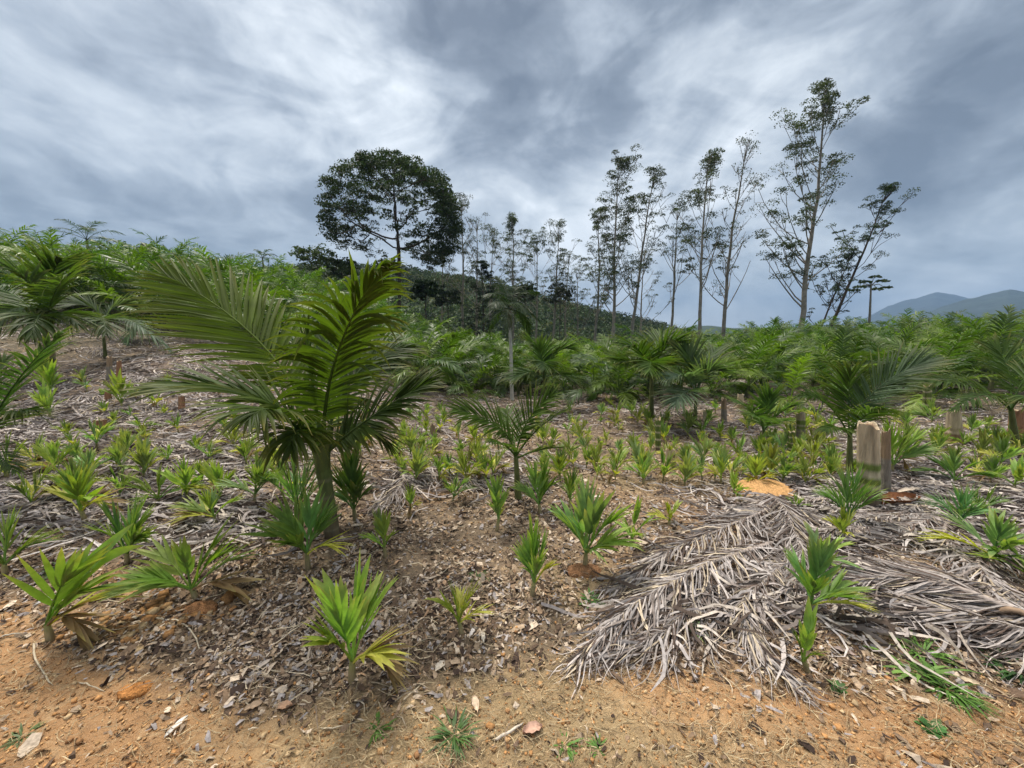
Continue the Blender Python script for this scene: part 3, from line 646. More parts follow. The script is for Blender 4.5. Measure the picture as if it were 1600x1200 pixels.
    sub((810, 782), 'mid-size young palm with two wide feathery fronds, right of the large foreground palm', (806, 712), [
        (795, 655, -.1, 712, 640, -.3, dict(roll=(.6, .8), ll=.36)), (815, 650, 0, 862, 618, -.1, dict(roll=(-.9, -.8), ll=.34)),
        (835, 665, -.1, 885, 640, -.2, dict(n=26, ll=.22, roll=(-.2, -.2))), (790, 690, -.25, 770, 690, -.5, dict(n=24, ll=.2, droop=.7)),
        (800, 655, .3, 790, 640, .6, dict(n=28, ll=.3)), (840, 700, -.1, 870, 700, -.15, dict(n=24, ll=.22, droop=.2, a0=40))], (.058, .100, .015), .035, 1.0)
    sub((1327, 745), 'palm with one very broad blue-green frond reaching right, beside the banded stump', (1328, 680), [
        (1345, 600, -.1, 1452, 562, -.3, dict(n=46, ll=.46, roll=(-.9, -.7), col=(.062, .095, .05))), (1322, 620, .1, 1330, 582, .0, dict(n=36, ll=.40, roll=(0, 0), hdir=(-.3, -1, 0))),
        (1300, 620, -.1, 1258, 618, -.25, dict(n=34, ll=.36, roll=(.5, .6))), (1345, 640, -.2, 1385, 640, -.5, dict(n=30, ll=.32, droop=.7)),
        (1310, 660, -.3, 1290, 672, -.6, dict(n=28, ll=.28, droop=.9)), (1350, 620, .5, 1440, 600, .8, dict(n=34, ll=.40, col=(.06, .09, .045)))], (.055, .095, .018), .038, 1.1)
    sub((1193, 700), 'small palm with upright fan of bright fronds left of the ringed stump', (1193, 672), [
        (1185, 640, 0, 1150, 628, -.2, {}), (1195, 635, .1, 1205, 618, 0, dict(hdir=(.3, -1, 0))), (1210, 645, 0, 1242, 634, -.2, {}), (1190, 650, -.3, 1180, 650, -.8, {}), (1200, 655, .3, 1230, 655, .6, {})], (.07, .125, .03), .035, 1.35)
    sub((-28, 780), 'palm at the left frame edge with a long frond rising to the right', (-30, 690), [
        (10, 600, 0, 92, 522, -.2, dict(n=44, ll=.42, roll=(-.5, -.3), col=(.04, .075, .02))), (0, 640, -.1, 50, 640, -.3, dict(n=38, ll=.34, droop=.7, roll=(0, .2))),
        (-40, 620, .2, 10, 560, .5, dict(n=34, ll=.34)), (-10, 700, -.2, 22, 735, -.4, dict(n=26, ll=.25, droop=.5))], (.05, .082, .02), .045, 1.0)
    sub((78, 590), 'tall dark palm with a drooping shaggy crown on the left slope above the cut stem', (70, 508), [
        (60, 430, 0, 10, 420, -.6, dict(roll=(.4, .6), col=BLUEG)), (75, 420, .2, 95, 408, 0, {}), (85, 440, -.2, 112, 425, -.8, dict(roll=(-.6, -.6), col=(.07, .11, .02))),
        (45, 460, -.3, -10, 500, -.9, dict(droop=.9, col=BLUEG)), (90, 470, .1, 120, 505, -.3, dict(droop=.9)), (65, 470, -.7, 50, 520, -1.3, dict(droop=.9)), (30, 450, .6, -20, 450, 1.0, {})], (.05, .082, .02), .075, 2.5)
    sub((165, 560), 'thin palm with grey-green arching fronds on the left slope beside the tall dark palm', (160, 505), [
        (190, 475, 0, 262, 545, -.4, dict(col=(.11, .15, .10), droop=.9)), (150, 470, 0, 112, 478, -.3, dict(col=(.09, .12, .07))), (175, 468, .3, 205, 478, .5, dict(col=(.11, .14, .09))), (160, 480, -.5, 165, 520, -1, {})], (.07, .10, .04), .04, 2.2)
    sub((1588, 705), 'palm at the right edge with low fronds spreading left over two cut stumps', (1580, 640), [
        (1530, 585, 0, 1425, 598, -.2, dict(n=42, ll=.42, roll=(.5, .5), col=(.07, .11, .025))), (1560, 590, -.2, 1490, 640, -.6, dict(n=38, ll=.34, droop=.8)), (1600, 560, 0, 1660, 560, 0, {}),
        (1585, 560, .3, 1550, 540, .5, {}), (1600, 600, -.4, 1630, 640, -.8, dict(droop=.8))], (.05, .088, .018), .05, 1.25)
    sub((852, 640), 'slim palm with one upright blue-green frond between the tall pale-trunked palm and the clearing', (850, 590), [
        (848, 545, 0, 835, 540, -.3, {}), (865, 540, 0, 890, 545, 0, {}), (835, 575, 0, 805, 590, -.5, {}), (870, 575, 0, 900, 600, -.5, {}), (850, 550, -.6, 850, 575, -1.4, {})], (.055, .095, .03), .05, 2.6)
    sub((1018, 655), 'clump-forming palm with stiff upright fronds at the left front of the right stand', (1018, 590), [
        (1005, 535, 0, 975, 540, -.5, {}), (1030, 535, 0, 1062, 535, -.3, {}), (995, 560, 0, 965, 565, -.5, {}), (1040, 560, 0, 1075, 575, -.5, {}), (1018, 545, -.6, 1015, 580, -1.4, {}), (1020, 540, .5, 1035, 520, .9, {})], (.06, .105, .018), .06, 2.4)
    sub((1085, 668), 'palm with pale silvery fanned fronds above the two pale stumps', (1088, 615), [
        (1075, 575, 0, 1045, 590, -.4, dict(col=(.11, .16, .10))), (1100, 570, 0, 1130, 580, -.4, dict(col=(.08, .12, .06))), (1085, 560, .2, 1070, 550, .3, {}), (1100, 560, .5, 1120, 545, .8, {}), (1075, 600, -.5, 1055, 630, -1, dict(col=(.09, .13, .08)))], (.06, .10, .03), .05, 2.2)
    # tall pale-trunked palm
    Y = 13.0; B = pt(800, 625, Y); B[2] = float(H(B[0], B[1])); r = empty('tall_palm', B, 'tall palm with a slender pale trunk and dark drooping crown at the centre', 'palm')
    m = MB(); P = np.array([B, pt(799, 580, Y), pt(798, 535, Y), pt(796, 512, Y)]) - B
    tube(m, P, [.075, .062, .058, .055], 10, (.52, .50, .44)); m.build('trunk', M_BARK, r)
    m = MB(); tube(m, np.array([P[3], pt(796, 495, Y)-B, pt(797, 478, Y)-B]), [.085, .075, .04], 10, (.14, .10, .055)); m.build('crownshaft', M_STEM, r)
    top = pt(797, 484, Y)
    for i, (x1, y1, x2, y2, d) in enumerate([(785, 448, 758, 462, -.5), (810, 448, 838, 456, .3), (770, 470, 752, 505, -.2), (815, 470, 842, 500, -.3), (790, 445, 775, 432, .6), (803, 442, 815, 440, .8),
                                   (775, 480, 765, 520, .5), (815, 482, 828, 520, .6), (795, 470, 790, 520, -1.5), (780, 460, 770, 480, -1.3), (805, 460, 822, 490, -1.2)]):
        hero_frond(r, top, pt(x1, y1, Y+d*.5), pt(x2, y2, Y+d), n=34, ll=.48, w=.035, seg=4, roll=(0, .2), lift=.0, droop=.9, col=(.028, .046, .016), rng=rng, plen=.15, rr=.018)
    for i, (px, py, sz, lab) in enumerate([(135, 372, 1.25, 'palm standing highest above the left skyline with spiky open fronds'), (410, 402, .8, 'small thin palm silhouetted on the skyline left of the airy rounded tree')]):
        Y = 24 if i == 0 else 30; T = pt(px, py, Y); g = float(H(T[0], T[1])); B = np.array([T[0], T[1], g]); r = empty('palm', B, lab, 'palm')
        m = MB(); tp = T - B + np.array([0, 0, -.1]); tube(m, [np.zeros(3), tp*.5, tp], [.09, .07, .05], 8, (.12, .10, .06)); m.build('stem', M_STEM, r)
        for k in range(9):
            az = k*2.4; h = np.array([math.cos(az), math.sin(az), 0]); e = R(75-7*k); p0 = tp+B; p1 = p0+(h*math.cos(e)+np.array([0, 0, math.sin(e)]))*sz; p2 = p1+h*.75*sz+np.array([0, 0, -.15*sz-.06*k])
            hero_frond(r, p0, p1, p2, n=24, ll=.4*sz, w=.035, seg=3, droop=.8, col=(.04, .066, .02), rng=rng, plen=.2, rr=.014)
hero_palms()

# ------------------------------------------------------------------ seedlings
SEEDC = np.array([.172, .262, .045])
def seed_parts(rng, h, w, nl=6, wide=1.0, lean=0., col=SEEDC, yellow=0, bifid=.35):
    """a palm seedling h metres tall and w wide: stem + leaves"""
    out = []; sh = h*rng.uniform(.15, .24); m = MB(); top = np.array([rng.normal(0, .01), 0, sh])
    tube(m, [np.array([0, 0, -.02]), top*.5, top], [.010+.016*h, .008+.014*h, .006+.009*h], 7, np.array([(.17, .12, .07), (.27, .22, .11), (.24, .25, .08)])); out.append(('stem', m))
    a0 = rng.uniform(0, 6.28)
    for i in range(nl):
        age = i/(nl-1) if nl > 1 else 0; az = a0 + i*(math.pi*(1+rng.normal(0, .12))) + (.9 if i % 4 > 1 else 0)
        hv = np.array([math.cos(az), math.sin(az), 0]); hv[1] *= .8
        H2 = (h-sh)*(1 - .55*age)*rng.uniform(.85, 1.05); W2 = w*.5*(.25 + .75*age**.6)*rng.uniform(.8, 1.1)
        d = hv*W2 + np.array([lean*H2, 0, H2*.9]); L = np.linalg.norm(d); P0 = top - np.array([0, 0, sh*.15*age])
        P1 = P0 + d*.42 + np.array([0, 0, .10*L]); P2 = P0 + d*.66 + np.array([0, 0, -.03*L*age])
        c = col*rng.uniform(.75, 1.3)*np.array([rng.uniform(.85, 1.15), 1, rng.uniform(.7, 1.6)])
        if i >= nl - yellow: c = np.array([.42, .42, .07])*rng.uniform(.8, 1.1)
        if i >= 2 and i == nl-1-yellow and rng.random() < .4: c = np.array([.26, .17, .09]); P2[2] *= .5
        m = MB(); bi = rng.random() < bifid
        k = dict(col=c, colvar=.12, rng=rng, fold=True, seg=6, rr=.0045+.003*h, tipc=(.38, .33, .10), rcol=c*1.25, hdir=hv)
        if bi: frond(m, P0, P1, P2, n=3, ll=L*.66, w=L*.118*wide, roll=(0, 0), lift=.10, droop=.16*(1+age), a0=20, a1=8, plen=.38, prof=lambda s: .7+.3*s, **k)
        else: frond(m, P0, P1, P2, n=rng.integers(5, 9), ll=L*.66, w=L*.064*wide, roll=(rng.normal(0, .25),)*2, lift=.22, droop=.16*(1+age), a0=30, a1=6, plen=.30, prof=lambda s: .72+.28*np.sin(np.pi*(.25+.6*s)), **k)
        out.append(('leaf', m))
    return out
def place_seedling(px, py, top, wid, label, seed, nl=6, wide=1., lean=0, yellow=0, col=SEEDC, bifid=.35, group=None, name='palm_seedling'):
    rng = np.random.default_rng(seed); B = G(px, py); m_px = B[1]*1.03/F; h = (pt(px, top, B[1])[2]-B[2])*1.04; w = wid*m_px*1.12
    r = empty(name, B, label, 'seedling', group)
    for n, m in seed_parts(rng, h, w, nl, wide, lean, col, yellow, bifid): m.build(n, M_STEM if n == 'stem' else M_SEED, r)
    return r
BR = SEEDC*1.15; DK = SEEDC*np.array([.62, .75, .9]); YG = SEEDC*np.array([1.35, 1.12, 1.0])
SD = [(550,1066,888,185,'bright green seedling with broad splayed leaflets, nearest to the camera in the middle foreground',1,8,1.25,0,1,BR,.3),
 (80,1003,850,130,'seedling leaning right with a white withered leaf at its base, lower left',2,6,1.2,.55,1,BR*.95,.5),
 (308,938,828,185,'seedling with wide drooping side leaves on the little orange bank, lower left',3,8,1.25,.05,0,SEEDC,.45),
 (482,892,768,140,'bushy seedling with one yellow leaf right at the foot of the large foreground palm',4,10,1.0,0,2,DK*1.2,.3),
 (722,992,903,85,'short stocky seedling with yellowish leaf tips in the middle foreground',5,6,1.1,0,2,YG*.9,.4),
 (830,932,818,62,'narrow upright seedling with a yellow centre, left of the leafy light green one',6,6,1.2,0,1,BR,.3),
 (914,888,762,115,'light green seedling with one long upright leaf and fanned lower leaves',7,8,1.35,.12,0,BR*np.array([.95,1.05,1.4]),.6),
 (990,852,790,66,'small seedling with a raised right-leaning leaf, left of the big grey frond pile',8,5,1.2,.2,0,BR,.7),
 (1045,822,784,54,'tiny yellow-green seedling just above the left end of the grey dead fronds',9,5,1.5,0,1,YG,.8),
 (603,872,798,64,'small two-leaved seedling beside a patch of grey leaf debris in the brown litter',10,4,1.3,0,0,SEEDC,.9),
 (198,882,776,100,'dark green seedling behind the one on the orange bank',11,8,1.1,0,0,DK*1.1,.3),
 (8,900,800,110,'cut-off seedling at the left frame edge with long pale blades',12,7,1.0,.1,0,SEEDC,.3),
 (136,820,718,128,'seedling with an upright fan and a yellow heart on the grey mulch at left',13,8,1.1,0,2,SEEDC*.9,.2),
 (338,820,762,124,'low spreading seedling with yellow new leaves, left of the large palm stem',14,7,1.2,0,2,SEEDC*.85,.4),
 (292,785,718,70,'light green fan-leaved seedling on the grey mulch',15,6,1.2,0,0,BR,.2),
 (248,790,732,96,'low dark-leaved seedling touching the light fan-leaved one on its left',16,7,1.2,-.1,0,SEEDC*.8,.5),
 (468,830,698,76,'tall pale striped seedling close behind the bushy one at the large palm foot',17,8,.8,.1,0,SEEDC*np.array([.9,1,1.8]),.1),
 (556,815,704,76,'tall dark seedling with recurved leaves just right of the large palm stem',18,9,1.0,0,0,DK*1.1,.4),
 (640,803,757,32,'thin small seedling with a short tuft right of the tall recurved seedling',19,5,1.0,0,1,SEEDC,.5),
 (707,784,738,54,'pale tufted seedling left of the mid-size palm',20,7,1.0,0,0,SEEDC*np.array([.9,1,1.7]),.3),
 (776,830,744,48,'slender seedling with a bright upright leaf pair, just left of the mid-size palm foot',21,6,1.2,-.05,1,BR*1.1,.4),
 (844,803,718,62,'seedling with a broad dark leaf immediately right of the mid-size palm foot',22,7,1.3,0,0,DK*1.2,.6),
 (890,794,733,50,'fresh green tufted seedling, second to the right of the mid-size palm foot',23,7,1.0,0,0,SEEDC,.2),
 (1005,757,708,54,'seedling with a dark brown base in front of the dense bed',24,7,1.1,0,1,BR,.3),
 (1146,778,735,54,'thin-leaved seedling just left of the orange soil mound',25,6,1.0,0,0,BR*.9,.5),
 (1263,1052,958,34,'seedling with two narrow upright leaves below the dead frond, nearest at right',26,4,1.3,0,0,SEEDC,.9),
 (1262,965,862,150,'seedling with one large yellow-green leaf growing through the grey dead fronds',27,6,1.4,.05,1,SEEDC*np.array([.8,1,1.4]),.4),
 (1275,892,830,96,'pale seedling above the yellow-leaved one among the grey fronds',28,6,1.2,-.05,0,SEEDC*np.array([.9,1,1.5]),.5),
 (1316,845,790,50,'yellowish seedling with a white blotched leaf left of the cut stem debris',29,5,1.2,0,2,YG*.9,.5),
 (1322,822,735,76,'dark shaggy seedling at the left foot of the banded stump',30,10,.7,0,0,DK*1.1,0),
 (1548,888,802,150,'large-leaved pale seedling at right with a rounded yellow-green leaf',31,8,1.1,-.1,1,SEEDC*np.array([.9,1,1.5]),.3),
 (1602,905,850,120,'seedling cut by the right frame edge with long blades spreading left',32,7,1.0,-.3,0,SEEDC,.2),
 (1497,828,756,80,'bluish feathery seedling right of the brown curled leaf sheath',33,9,.7,0,0,DK*np.array([.9,1.1,2]),0),
 (1492,758,702,74,'compact dark green seedling on the grey mulch right of the banded stump',34,7,1.3,0,0,DK*1.1,.5),
 (1392,742,655,78,'seedling with bright spreading leaves directly right of the banded stump',35,9,1.0,.1,1,BR,.3),
 (1532,806,758,60,'small dark seedling above the large-leaved pale one at right',36,7,1.0,0,0,DK,.4),
 (1584,768,716,70,'broad-leaved seedling near the right edge below the reddish stump',37,7,1.2,0,0,SEEDC,.4),
 (1230,735,695,40,'fresh seedling at the foot of the ringed stump',38,6,1.1,0,0,BR,.4),
 (12,752,680,64,'pale seedling with a yellow heart at the left edge above the fallen stalk',39,7,1.1,0,2,SEEDC,.4),
 (90,725,688,56,'two-leaved pale seedling on the grey mulch near the left edge',40,5,1.2,0,0,BR*.9,.7),
 (327,722,690,42,'small feathery seedling on the grey mulch below the large palm fronds',41,7,.8,0,1,SEEDC,.1),
 (386,716,686,40,'small yellow-green seedling under the hanging left fronds of the large palm',42,6,1.1,0,1,YG,.4),
 (262,724,696,30,'tiny upright seedling left of the small feathery one',43,5,1.2,0,0,SEEDC,.6),
 (426,740,700,56,'yellow-green seedling left of the large palm stem top',44,7,1.1,0,2,YG*.9,.4),
 (318,758,718,44,'seedling with brownish base behind the low spreading one',45,6,1.1,0,1,SEEDC*.9,.5),
 (398,790,716,90,'light striped seedling left of the large palm with many narrow leaflets',46,10,.7,.1,0,SEEDC*np.array([1,1,1.7]),0),
 (80,625,560,26,'leafy seedling halfway up the left slope below the cut stem',47,7,1.2,0,0,BR,.4),
 (78,655,600,30,'lower of the two leafy seedlings on the left slope below the cut stem',48,7,1.2,0,0,BR*1.05,.4),
 (190,640,585,30,'seedling beside the reddish cut stems on the left slope',49,7,1.1,0,0,SEEDC,.4),
 (222,676,646,40,'small dull seedling right of the squat brown stump on the left slope',50,6,1.1,0,0,SEEDC*.8,.4),
 (1455,665,625,64,'leafy seedling at the foot of the yellow-green stump at right',51,8,1.0,0,0,SEEDC,.3),
 (1505,700,672,50,'bright seedling in front of the pale split stump',52,7,1.1,0,1,BR,.4),
 (1245,800,770,30,'small seedling on the far edge of the grey dead fronds',53,5,1.0,0,0,SEEDC,.4),
 (1335,745,715,40,'yellowish seedling between the broad-fronded palm and its neighbour stumps',54,6,1.0,-.2,2,YG,.4)]
for s in SD:
    place_seedling(s[0], s[1], s[2], s[3], s[4], s[5], s[6], s[7], s[8], s[9], s[10], s[11])

def seed_bed():
    rng = np.random.default_rng(61); protos = []
    for i in range(8):
        rg = np.random.default_rng(300+i); parts = seed_parts(rg, .5, .5, rg.integers(6, 9), 1.15, rg.normal(0, .1), SEEDC*np.array([rg.uniform(.85, 1.25), 1, rg.uniform(.8, 1.6)]), int(rg.integers(0, 3)), .4)
        protos.append([(n, m.mesh('seedling_'+n, M_STEM if n == 'stem' else M_SEED)) for n, m in parts])
    used = [(s[0], s[1]) for s in SD]
    def scatter(n, poly, label, group, dmin, hr, withparts=True):
        c = 0; tries = 0
        while c < n and tries < n*60:
            tries += 1; (x0, x1, y0, y1) = poly; px = rng.uniform(x0, x1); py = y0 + (y1-y0)*rng.random()**.75
            if any(abs(px-a) < dmin*(.6+(b-600)/250) and abs(py-b) < dmin*.38*(.6+(b-600)/250) for a, b in used): continue
            used.append((px, py)); B = G(px, py); k = rng.integers(0, 8); h = rng.uniform(*hr)
            r = empty('palm_seedling', B, label, 'seedling', group, rng.uniform(0, 6.28), h/.5)
            for nn, me in protos[k]: link(me, nn, r)
            c += 1
    scatter(85, (835, 1180, 655, 762), 'small yellow-green seedling in the dense bed right of the mid-size palm', 'seedlings in the dense bed', 15, (.20, .44))
    scatter(30, (610, 770, 668, 762), 'small seedling in the bed between the large foreground palm and the mid-size palm', 'seedlings between the two foreground palms', 17, (.20, .40))
    scatter(34, (1180, 1300, 668, 765), 'small seedling around the ringed stumps left of the banded stump', 'seedlings around the ringed stumps', 16, (.22, .42))
    scatter(24, (1405, 1640, 665, 760), 'small seedling on the grey mulch at right behind the banded stump', 'seedlings on the right mulch', 26, (.28, .45))
    scatter(30, (100, 500, 600, 740), 'small scattered seedling on the grey mulch of the left slope', 'seedlings on the left mulch slope', 30, (.2, .36))
    scatter(14, (20, 480, 690, 800), 'x', 'seedlings on the near left mulch', 30, (.32, .48))
    scatter(14, (520, 720, 640, 720), 'small seedling below the right fronds of the large foreground palm', 'seedlings behind the large palm', 24, (.25, .4))
    scatter(20, (880, 1400, 632, 664), 'tiny far seedling at the front edge of the palm stand', 'far seedlings before the palm stand', 16, (.3, .5))
seed_bed()

# ------------------------------------------------------------------ stumps
def stump(px, py, top, wid, label, seed, style='banded', name='palm_stump', group=None):
    rng = np.random.default_rng(seed); B = G(px, py); mp = B[1]*1.03/F; h = pt(px, top, B[1])[2]-B[2]; r = wid*mp*.39; n = 20; lean = pt(px, top, B[1])[0] - B[0]
    root = empty(name, B, label, 'stump', group); m = MB(); ks = 26; t = np.linspace(0, 1, ks); a = np.arange(n)*2*np.pi/n
    rad = r*(1.25 - .34*t**.6 + .05*np.sin(t*40)*(t < .6)); z = -.03 + (h+.03)*t
    jag = rng.uniform(-.16, .05, n)*h; jag = np.convolve(np.r_[jag, jag, jag], [.25, .5, .25], 'same')[n:2*n]
    Rr = rad[:, None]*(1 + .05*rng.normal(size=n)[None]*np.linspace(.3, 1.6, ks)[:, None]); Z = z[:, None] + jag[None]*(t[:, None]**5)
    V = np.stack([Rr*np.cos(a) + lean*Z/h, Rr*np.sin(a), Z], -1)
    pale = np.array([.50, .40, .27]); tanc = np.array([.34, .24, .15]); grn = np.array([.13, .17, .04]); brn = np.array([.17, .13, .09]); ring = np.array([.48, .42, .28]); gry = np.array([.24, .21, .17])
    Rr = Rr*(1 + .10*(vnoise(a*1.6, a*0, seed)-.5)[None] + .12*np.cos(a*2+seed)[None]*t[:, None]); crack = np.where(rng.random(n) < .14, .55, 1.0); V = np.stack([Rr*np.cos(a) + lean*Z/h, Rr*np.sin(a), Z], -1)
    c = np.zeros((ks, n, 3))
    for i in range(ks):
        q = t[i]
        if style == 'banded': b = pale if q > .54 else (ring if (abs(q-.42) < .022 or abs(q-.28) < .022) else (grn*1.25 if q > .28 else brn))
        elif style == 'pale': b = pale if q > .35 else tanc
        elif style == 'green': b = ring if (i % 5 == 0) else (grn if q > .2 else brn)
        elif style == 'ringed': b = ring*.85 if (i % 4 == 0) else (pale*.8 if q > .8 else (grn*1.2 if q > .55 else gry))
        elif style == 'red': b = np.array([.30, .16, .09]) if q > .15 else brn
        else: b = gry if q < .6 else tanc*.9
        c[i] = b
    st = (vnoise(a[None]*7 + 0*t[:, None], t[:, None]*2 + 0*a[None], seed)*.4 + .78)[..., None]*(1-(1-crack[None, :, None])*sstep(.25, .6, t)[:, None, None]); c *= st
    idx = np.arange(ks*n).reshape(ks, n); j2 = np.roll(idx, -1, axis=1)
    m.add(V, np.stack([idx[:-1], j2[:-1], j2[1:], idx[1:]], -1), c.reshape(-1, 3)); m.build('bark', M_STUMP, root)
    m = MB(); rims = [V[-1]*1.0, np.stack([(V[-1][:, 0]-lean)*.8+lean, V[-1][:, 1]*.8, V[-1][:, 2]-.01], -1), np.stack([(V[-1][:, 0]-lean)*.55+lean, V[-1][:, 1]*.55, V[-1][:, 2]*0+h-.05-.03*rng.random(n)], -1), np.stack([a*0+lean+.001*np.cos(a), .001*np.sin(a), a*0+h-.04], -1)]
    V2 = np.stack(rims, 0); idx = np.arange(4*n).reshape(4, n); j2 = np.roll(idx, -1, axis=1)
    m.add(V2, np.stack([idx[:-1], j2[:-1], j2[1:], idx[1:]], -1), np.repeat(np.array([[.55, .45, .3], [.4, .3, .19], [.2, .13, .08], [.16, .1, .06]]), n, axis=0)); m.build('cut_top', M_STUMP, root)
    return root
stump(1357, 792, 655, 33, 'thick cut palm stump with pale upper half and green bands, most prominent at right', 1, 'banded')
stump(1384, 776, 668, 14, 'grey withered stump pressed against the right side of the banded one', 2, 'grey')
stump(1251, 700, 642, 15, 'ringed stump with a pale cut top, taller of the two left of the broad-fronded palm', 3, 'ringed')
stump(1237, 716, 673, 14, 'shorter greenish ringed stump in front of the pale-topped ringed one', 4, 'green')
stump(1491, 694, 640, 25, 'pale split stump with a sprouting top near the right edge', 5, 'pale')
stump(1590, 690, 638, 24, 'reddish brown stump at the right frame edge', 6, 'red')
stump(1449, 652, 600, 12, 'slim yellow-green stump standing before the right palm stand', 7, 'green')
stump(1103, 664, 641, 10, 'small pale stump under the silvery palm', 8, 'pale')
stump(1131, 660, 622, 10, 'slim grey stump right of the small pale one under the silvery palm', 9, 'grey')
stump(1157, 640, 615, 12, 'pale hollow-topped stump under the front of the right palm stand', 10, 'pale')
stump(1236, 640, 622, 9, 'small reddish stump behind the ringed stumps', 11, 'red')
stump(1047, 728, 700, 17, 'pale rounded stump in the middle of the seedling bed', 12, 'pale')
stump(1028, 706, 652, 10, 'thin green ringed stump left of the pale rounded stump', 13, 'green')
stump(186, 608, 562, 9, 'slim orange-brown cut stem on the left slope', 14, 'red')
stump(171, 592, 556, 9, 'dark cut stem directly behind the slim orange-brown one', 15, 'grey')
stump(169, 628, 608, 9, 'short cut stem below the slim orange-brown one on the left slope', 16, 'red')
stump(157, 680, 654, 17, 'squat brown stump on the grey mulch at left', 17, 'red')
stump(284, 644, 618, 10, 'short reddish stump below the left fronds of the large palm', 18, 'red')
stump(78, 600, 548, 15, 'pale-footed cut stem under the tall dark palm on the left slope', 19, 'ringed')
stump(676, 697, 660, 10, 'thin greyish stump between the two foreground palms', 20, 'grey')
stump(574, 655, 612, 8, 'thin pale cut stem behind the right fronds of the large palm', 21, 'pale')

# ------------------------------------------------------------------ dead fronds
def strip(mb, Q, Wv, c):
    """Q (n,s,3) centre lines, Wv (n,s,3) half widths"""
    n, s = Q.shape[:2]; V = np.stack([Q-Wv, Q+Wv], 2); idx = np.arange(n*s*2).reshape(n, s, 2)
    f = np.stack([idx[:, :-1, 0], idx[:, :-1, 1], idx[:, 1:, 1], idx[:, 1:, 0]], -1).reshape(-1, 4)
    mb.add(V.reshape(-1, 3), f, np.repeat(c, s*2, axis=0) if len(c) == n else c)
def deadcol(rng, n):
    k = rng.random((n, 1)); a = np.array([.355, .315, .29]); b = np.array([.21, .175, .155]); d = np.array([.10, .072, .058]); t = np.array([.42, .345, .25])
    return np.where(k < .42, a, np.where(k < .68, b, np.where(k < .87, d, t)))*rng.uniform(.75, 1.25, (n, 1))
def dead_frond(pts, label, seed, n=70, ll=.45, w=.014, a0=58, a1=15, lift=.05, curl=.9, stalk=.10, sr=.013, base=.02, group=None, sides=(-1, 1), bias=0.):
    n = int(n*1.3); w = w*.78
    """pts: rachis points on the ground from the stalk end to the tip"""
    rng = np.random.default_rng(seed); pts = np.array([p[:2] for p in pts]); d = np.r_[0, np.cumsum(np.linalg.norm(np.diff(pts, axis=0), axis=1))]
    Lr = d[-1]; f = lambda s: np.stack([np.interp(s*Lr, d, pts[:, 0]), np.interp(s*Lr, d, pts[:, 1])], -1)
    def fs(s): return (f(np.clip(s-.06, 0, 1)) + f(s)*2 + f(np.clip(s+.06, 0, 1)))/4
    s0 = np.linspace(0, 1, 20); R0 = fs(s0); ctr = R0.mean(0); O = np.array([*ctr, float(H(*ctr))])
    zz = lambda x, y: Hs(x, y) + (H(x, y)-Hs(x, y))*.9
    def hr(s): return base*.8 + .02*np.sin(np.pi*s)**.7 + lift*.7*np.sin(np.pi*np.clip(s*1.05, 0, 1))
    root = empty('dead_palm_frond', O, label, 'dead frond', group)
    m = MB(); tube(m, np.c_[R0, zz(R0[:, 0], R0[:, 1])+hr(s0)] - O, sr*(1.25-s0*1.05), 7, np.array([.36, .30, .26])); m.build('stalk', M_DEAD, root)
    m = MB(); SG = 9
    for side in sides:
        s = stalk + (1-stalk)*np.linspace(0, 1, n)**.95; s = np.clip(s + rng.normal(0, .4/n, n), 0, 1); P = fs(s); T = nrm(fs(np.clip(s+.03, 0, 1.0)) - fs(np.clip(s-.03, 0, 1)))
        th = np.arctan2(T[:, 1], T[:, 0]) + side*np.radians(a0 + (a1-a0)*s + rng.normal(0, 7, n)) + bias
        k = rng.normal(0, .75, n) - side*curl*rng.uniform(.2, 1, n); ph = rng.uniform(0, 6.28, n); l = ll*(np.sin(np.pi*(.18+.72*s))**.6)*rng.uniform(.75, 1.15, n)
        q = P.copy(); Q = []; A = []; z0 = hr(s); amp = rng.uniform(.004, .035, n)
        for j in range(SG+1):
            t = j/SG; an = th + k*t**1.6 + .22*np.sin(ph + t*7); z = zz(q[:, 0], q[:, 1]) + z0*(1-t)**1.2 + .008 + amp*np.sin(ph+t*5)**2*(.4+.6*t) + rng.uniform(0, .004, n)
            Q.append(np.c_[q, z]); A.append(an); q = q + np.stack([np.cos(an), np.sin(an)], -1)*(l/SG)[:, None]
        Q = np.stack(Q, 1); A = np.stack(A, 1); ts = np.linspace(0, 1, SG+1); wp = np.clip(np.minimum(.6+2*ts, 1)*(1-ts**3), .12, 1)
        ro = rng.normal(0, .7, (n, 1)) + .5*np.sin(ts[None]*4+ph[:, None]); ww = (w*rng.uniform(.7, 1.3, n))[:, None]*wp[None]*.5
        Wv = np.stack([-np.sin(A)*np.cos(ro)*ww, np.cos(A)*np.cos(ro)*ww, np.sin(ro)*ww], -1); strip(m, Q - O, Wv, deadcol(rng, n))
    m.build('leaflets', M_DEAD, root); return root
g = lambda *a: G(*a)
dead_frond([g(1225,852), g(1140,885), g(1050,930), g(985,965), g(905,1035)], 'big grey dead frond with a pale midrib running down left to the orange soil', 1, 120, .43, .011, 62, 8, .05, .35, 0, .014, .03, bias=.15)
dead_frond([g(1235,880), g(1190,925), g(1155,960), g(1172,1010), g(1225,1065)], 'grey dead frond trailing down right toward the bottom, in front of the big one', 2, 90, .36, .010, 48, 6, .03, .5, 0, .010, .02)
dead_frond([g(1225,790), g(1180,820), g(1110,850), g(1040,880), g(960,930)], 'dead frond forming the upper left edge of the grey pile', 3, 110, .46, .011, 58, 12, .05, .5, .05, .012, .03)
dead_frond([g(1195,778), g(1230,830), g(1250,880), g(1240,930)], 'dead frond running down through the middle of the grey pile', 4, 90, .46, .011, 50, 14, .08, .8, 0, .011, .05)
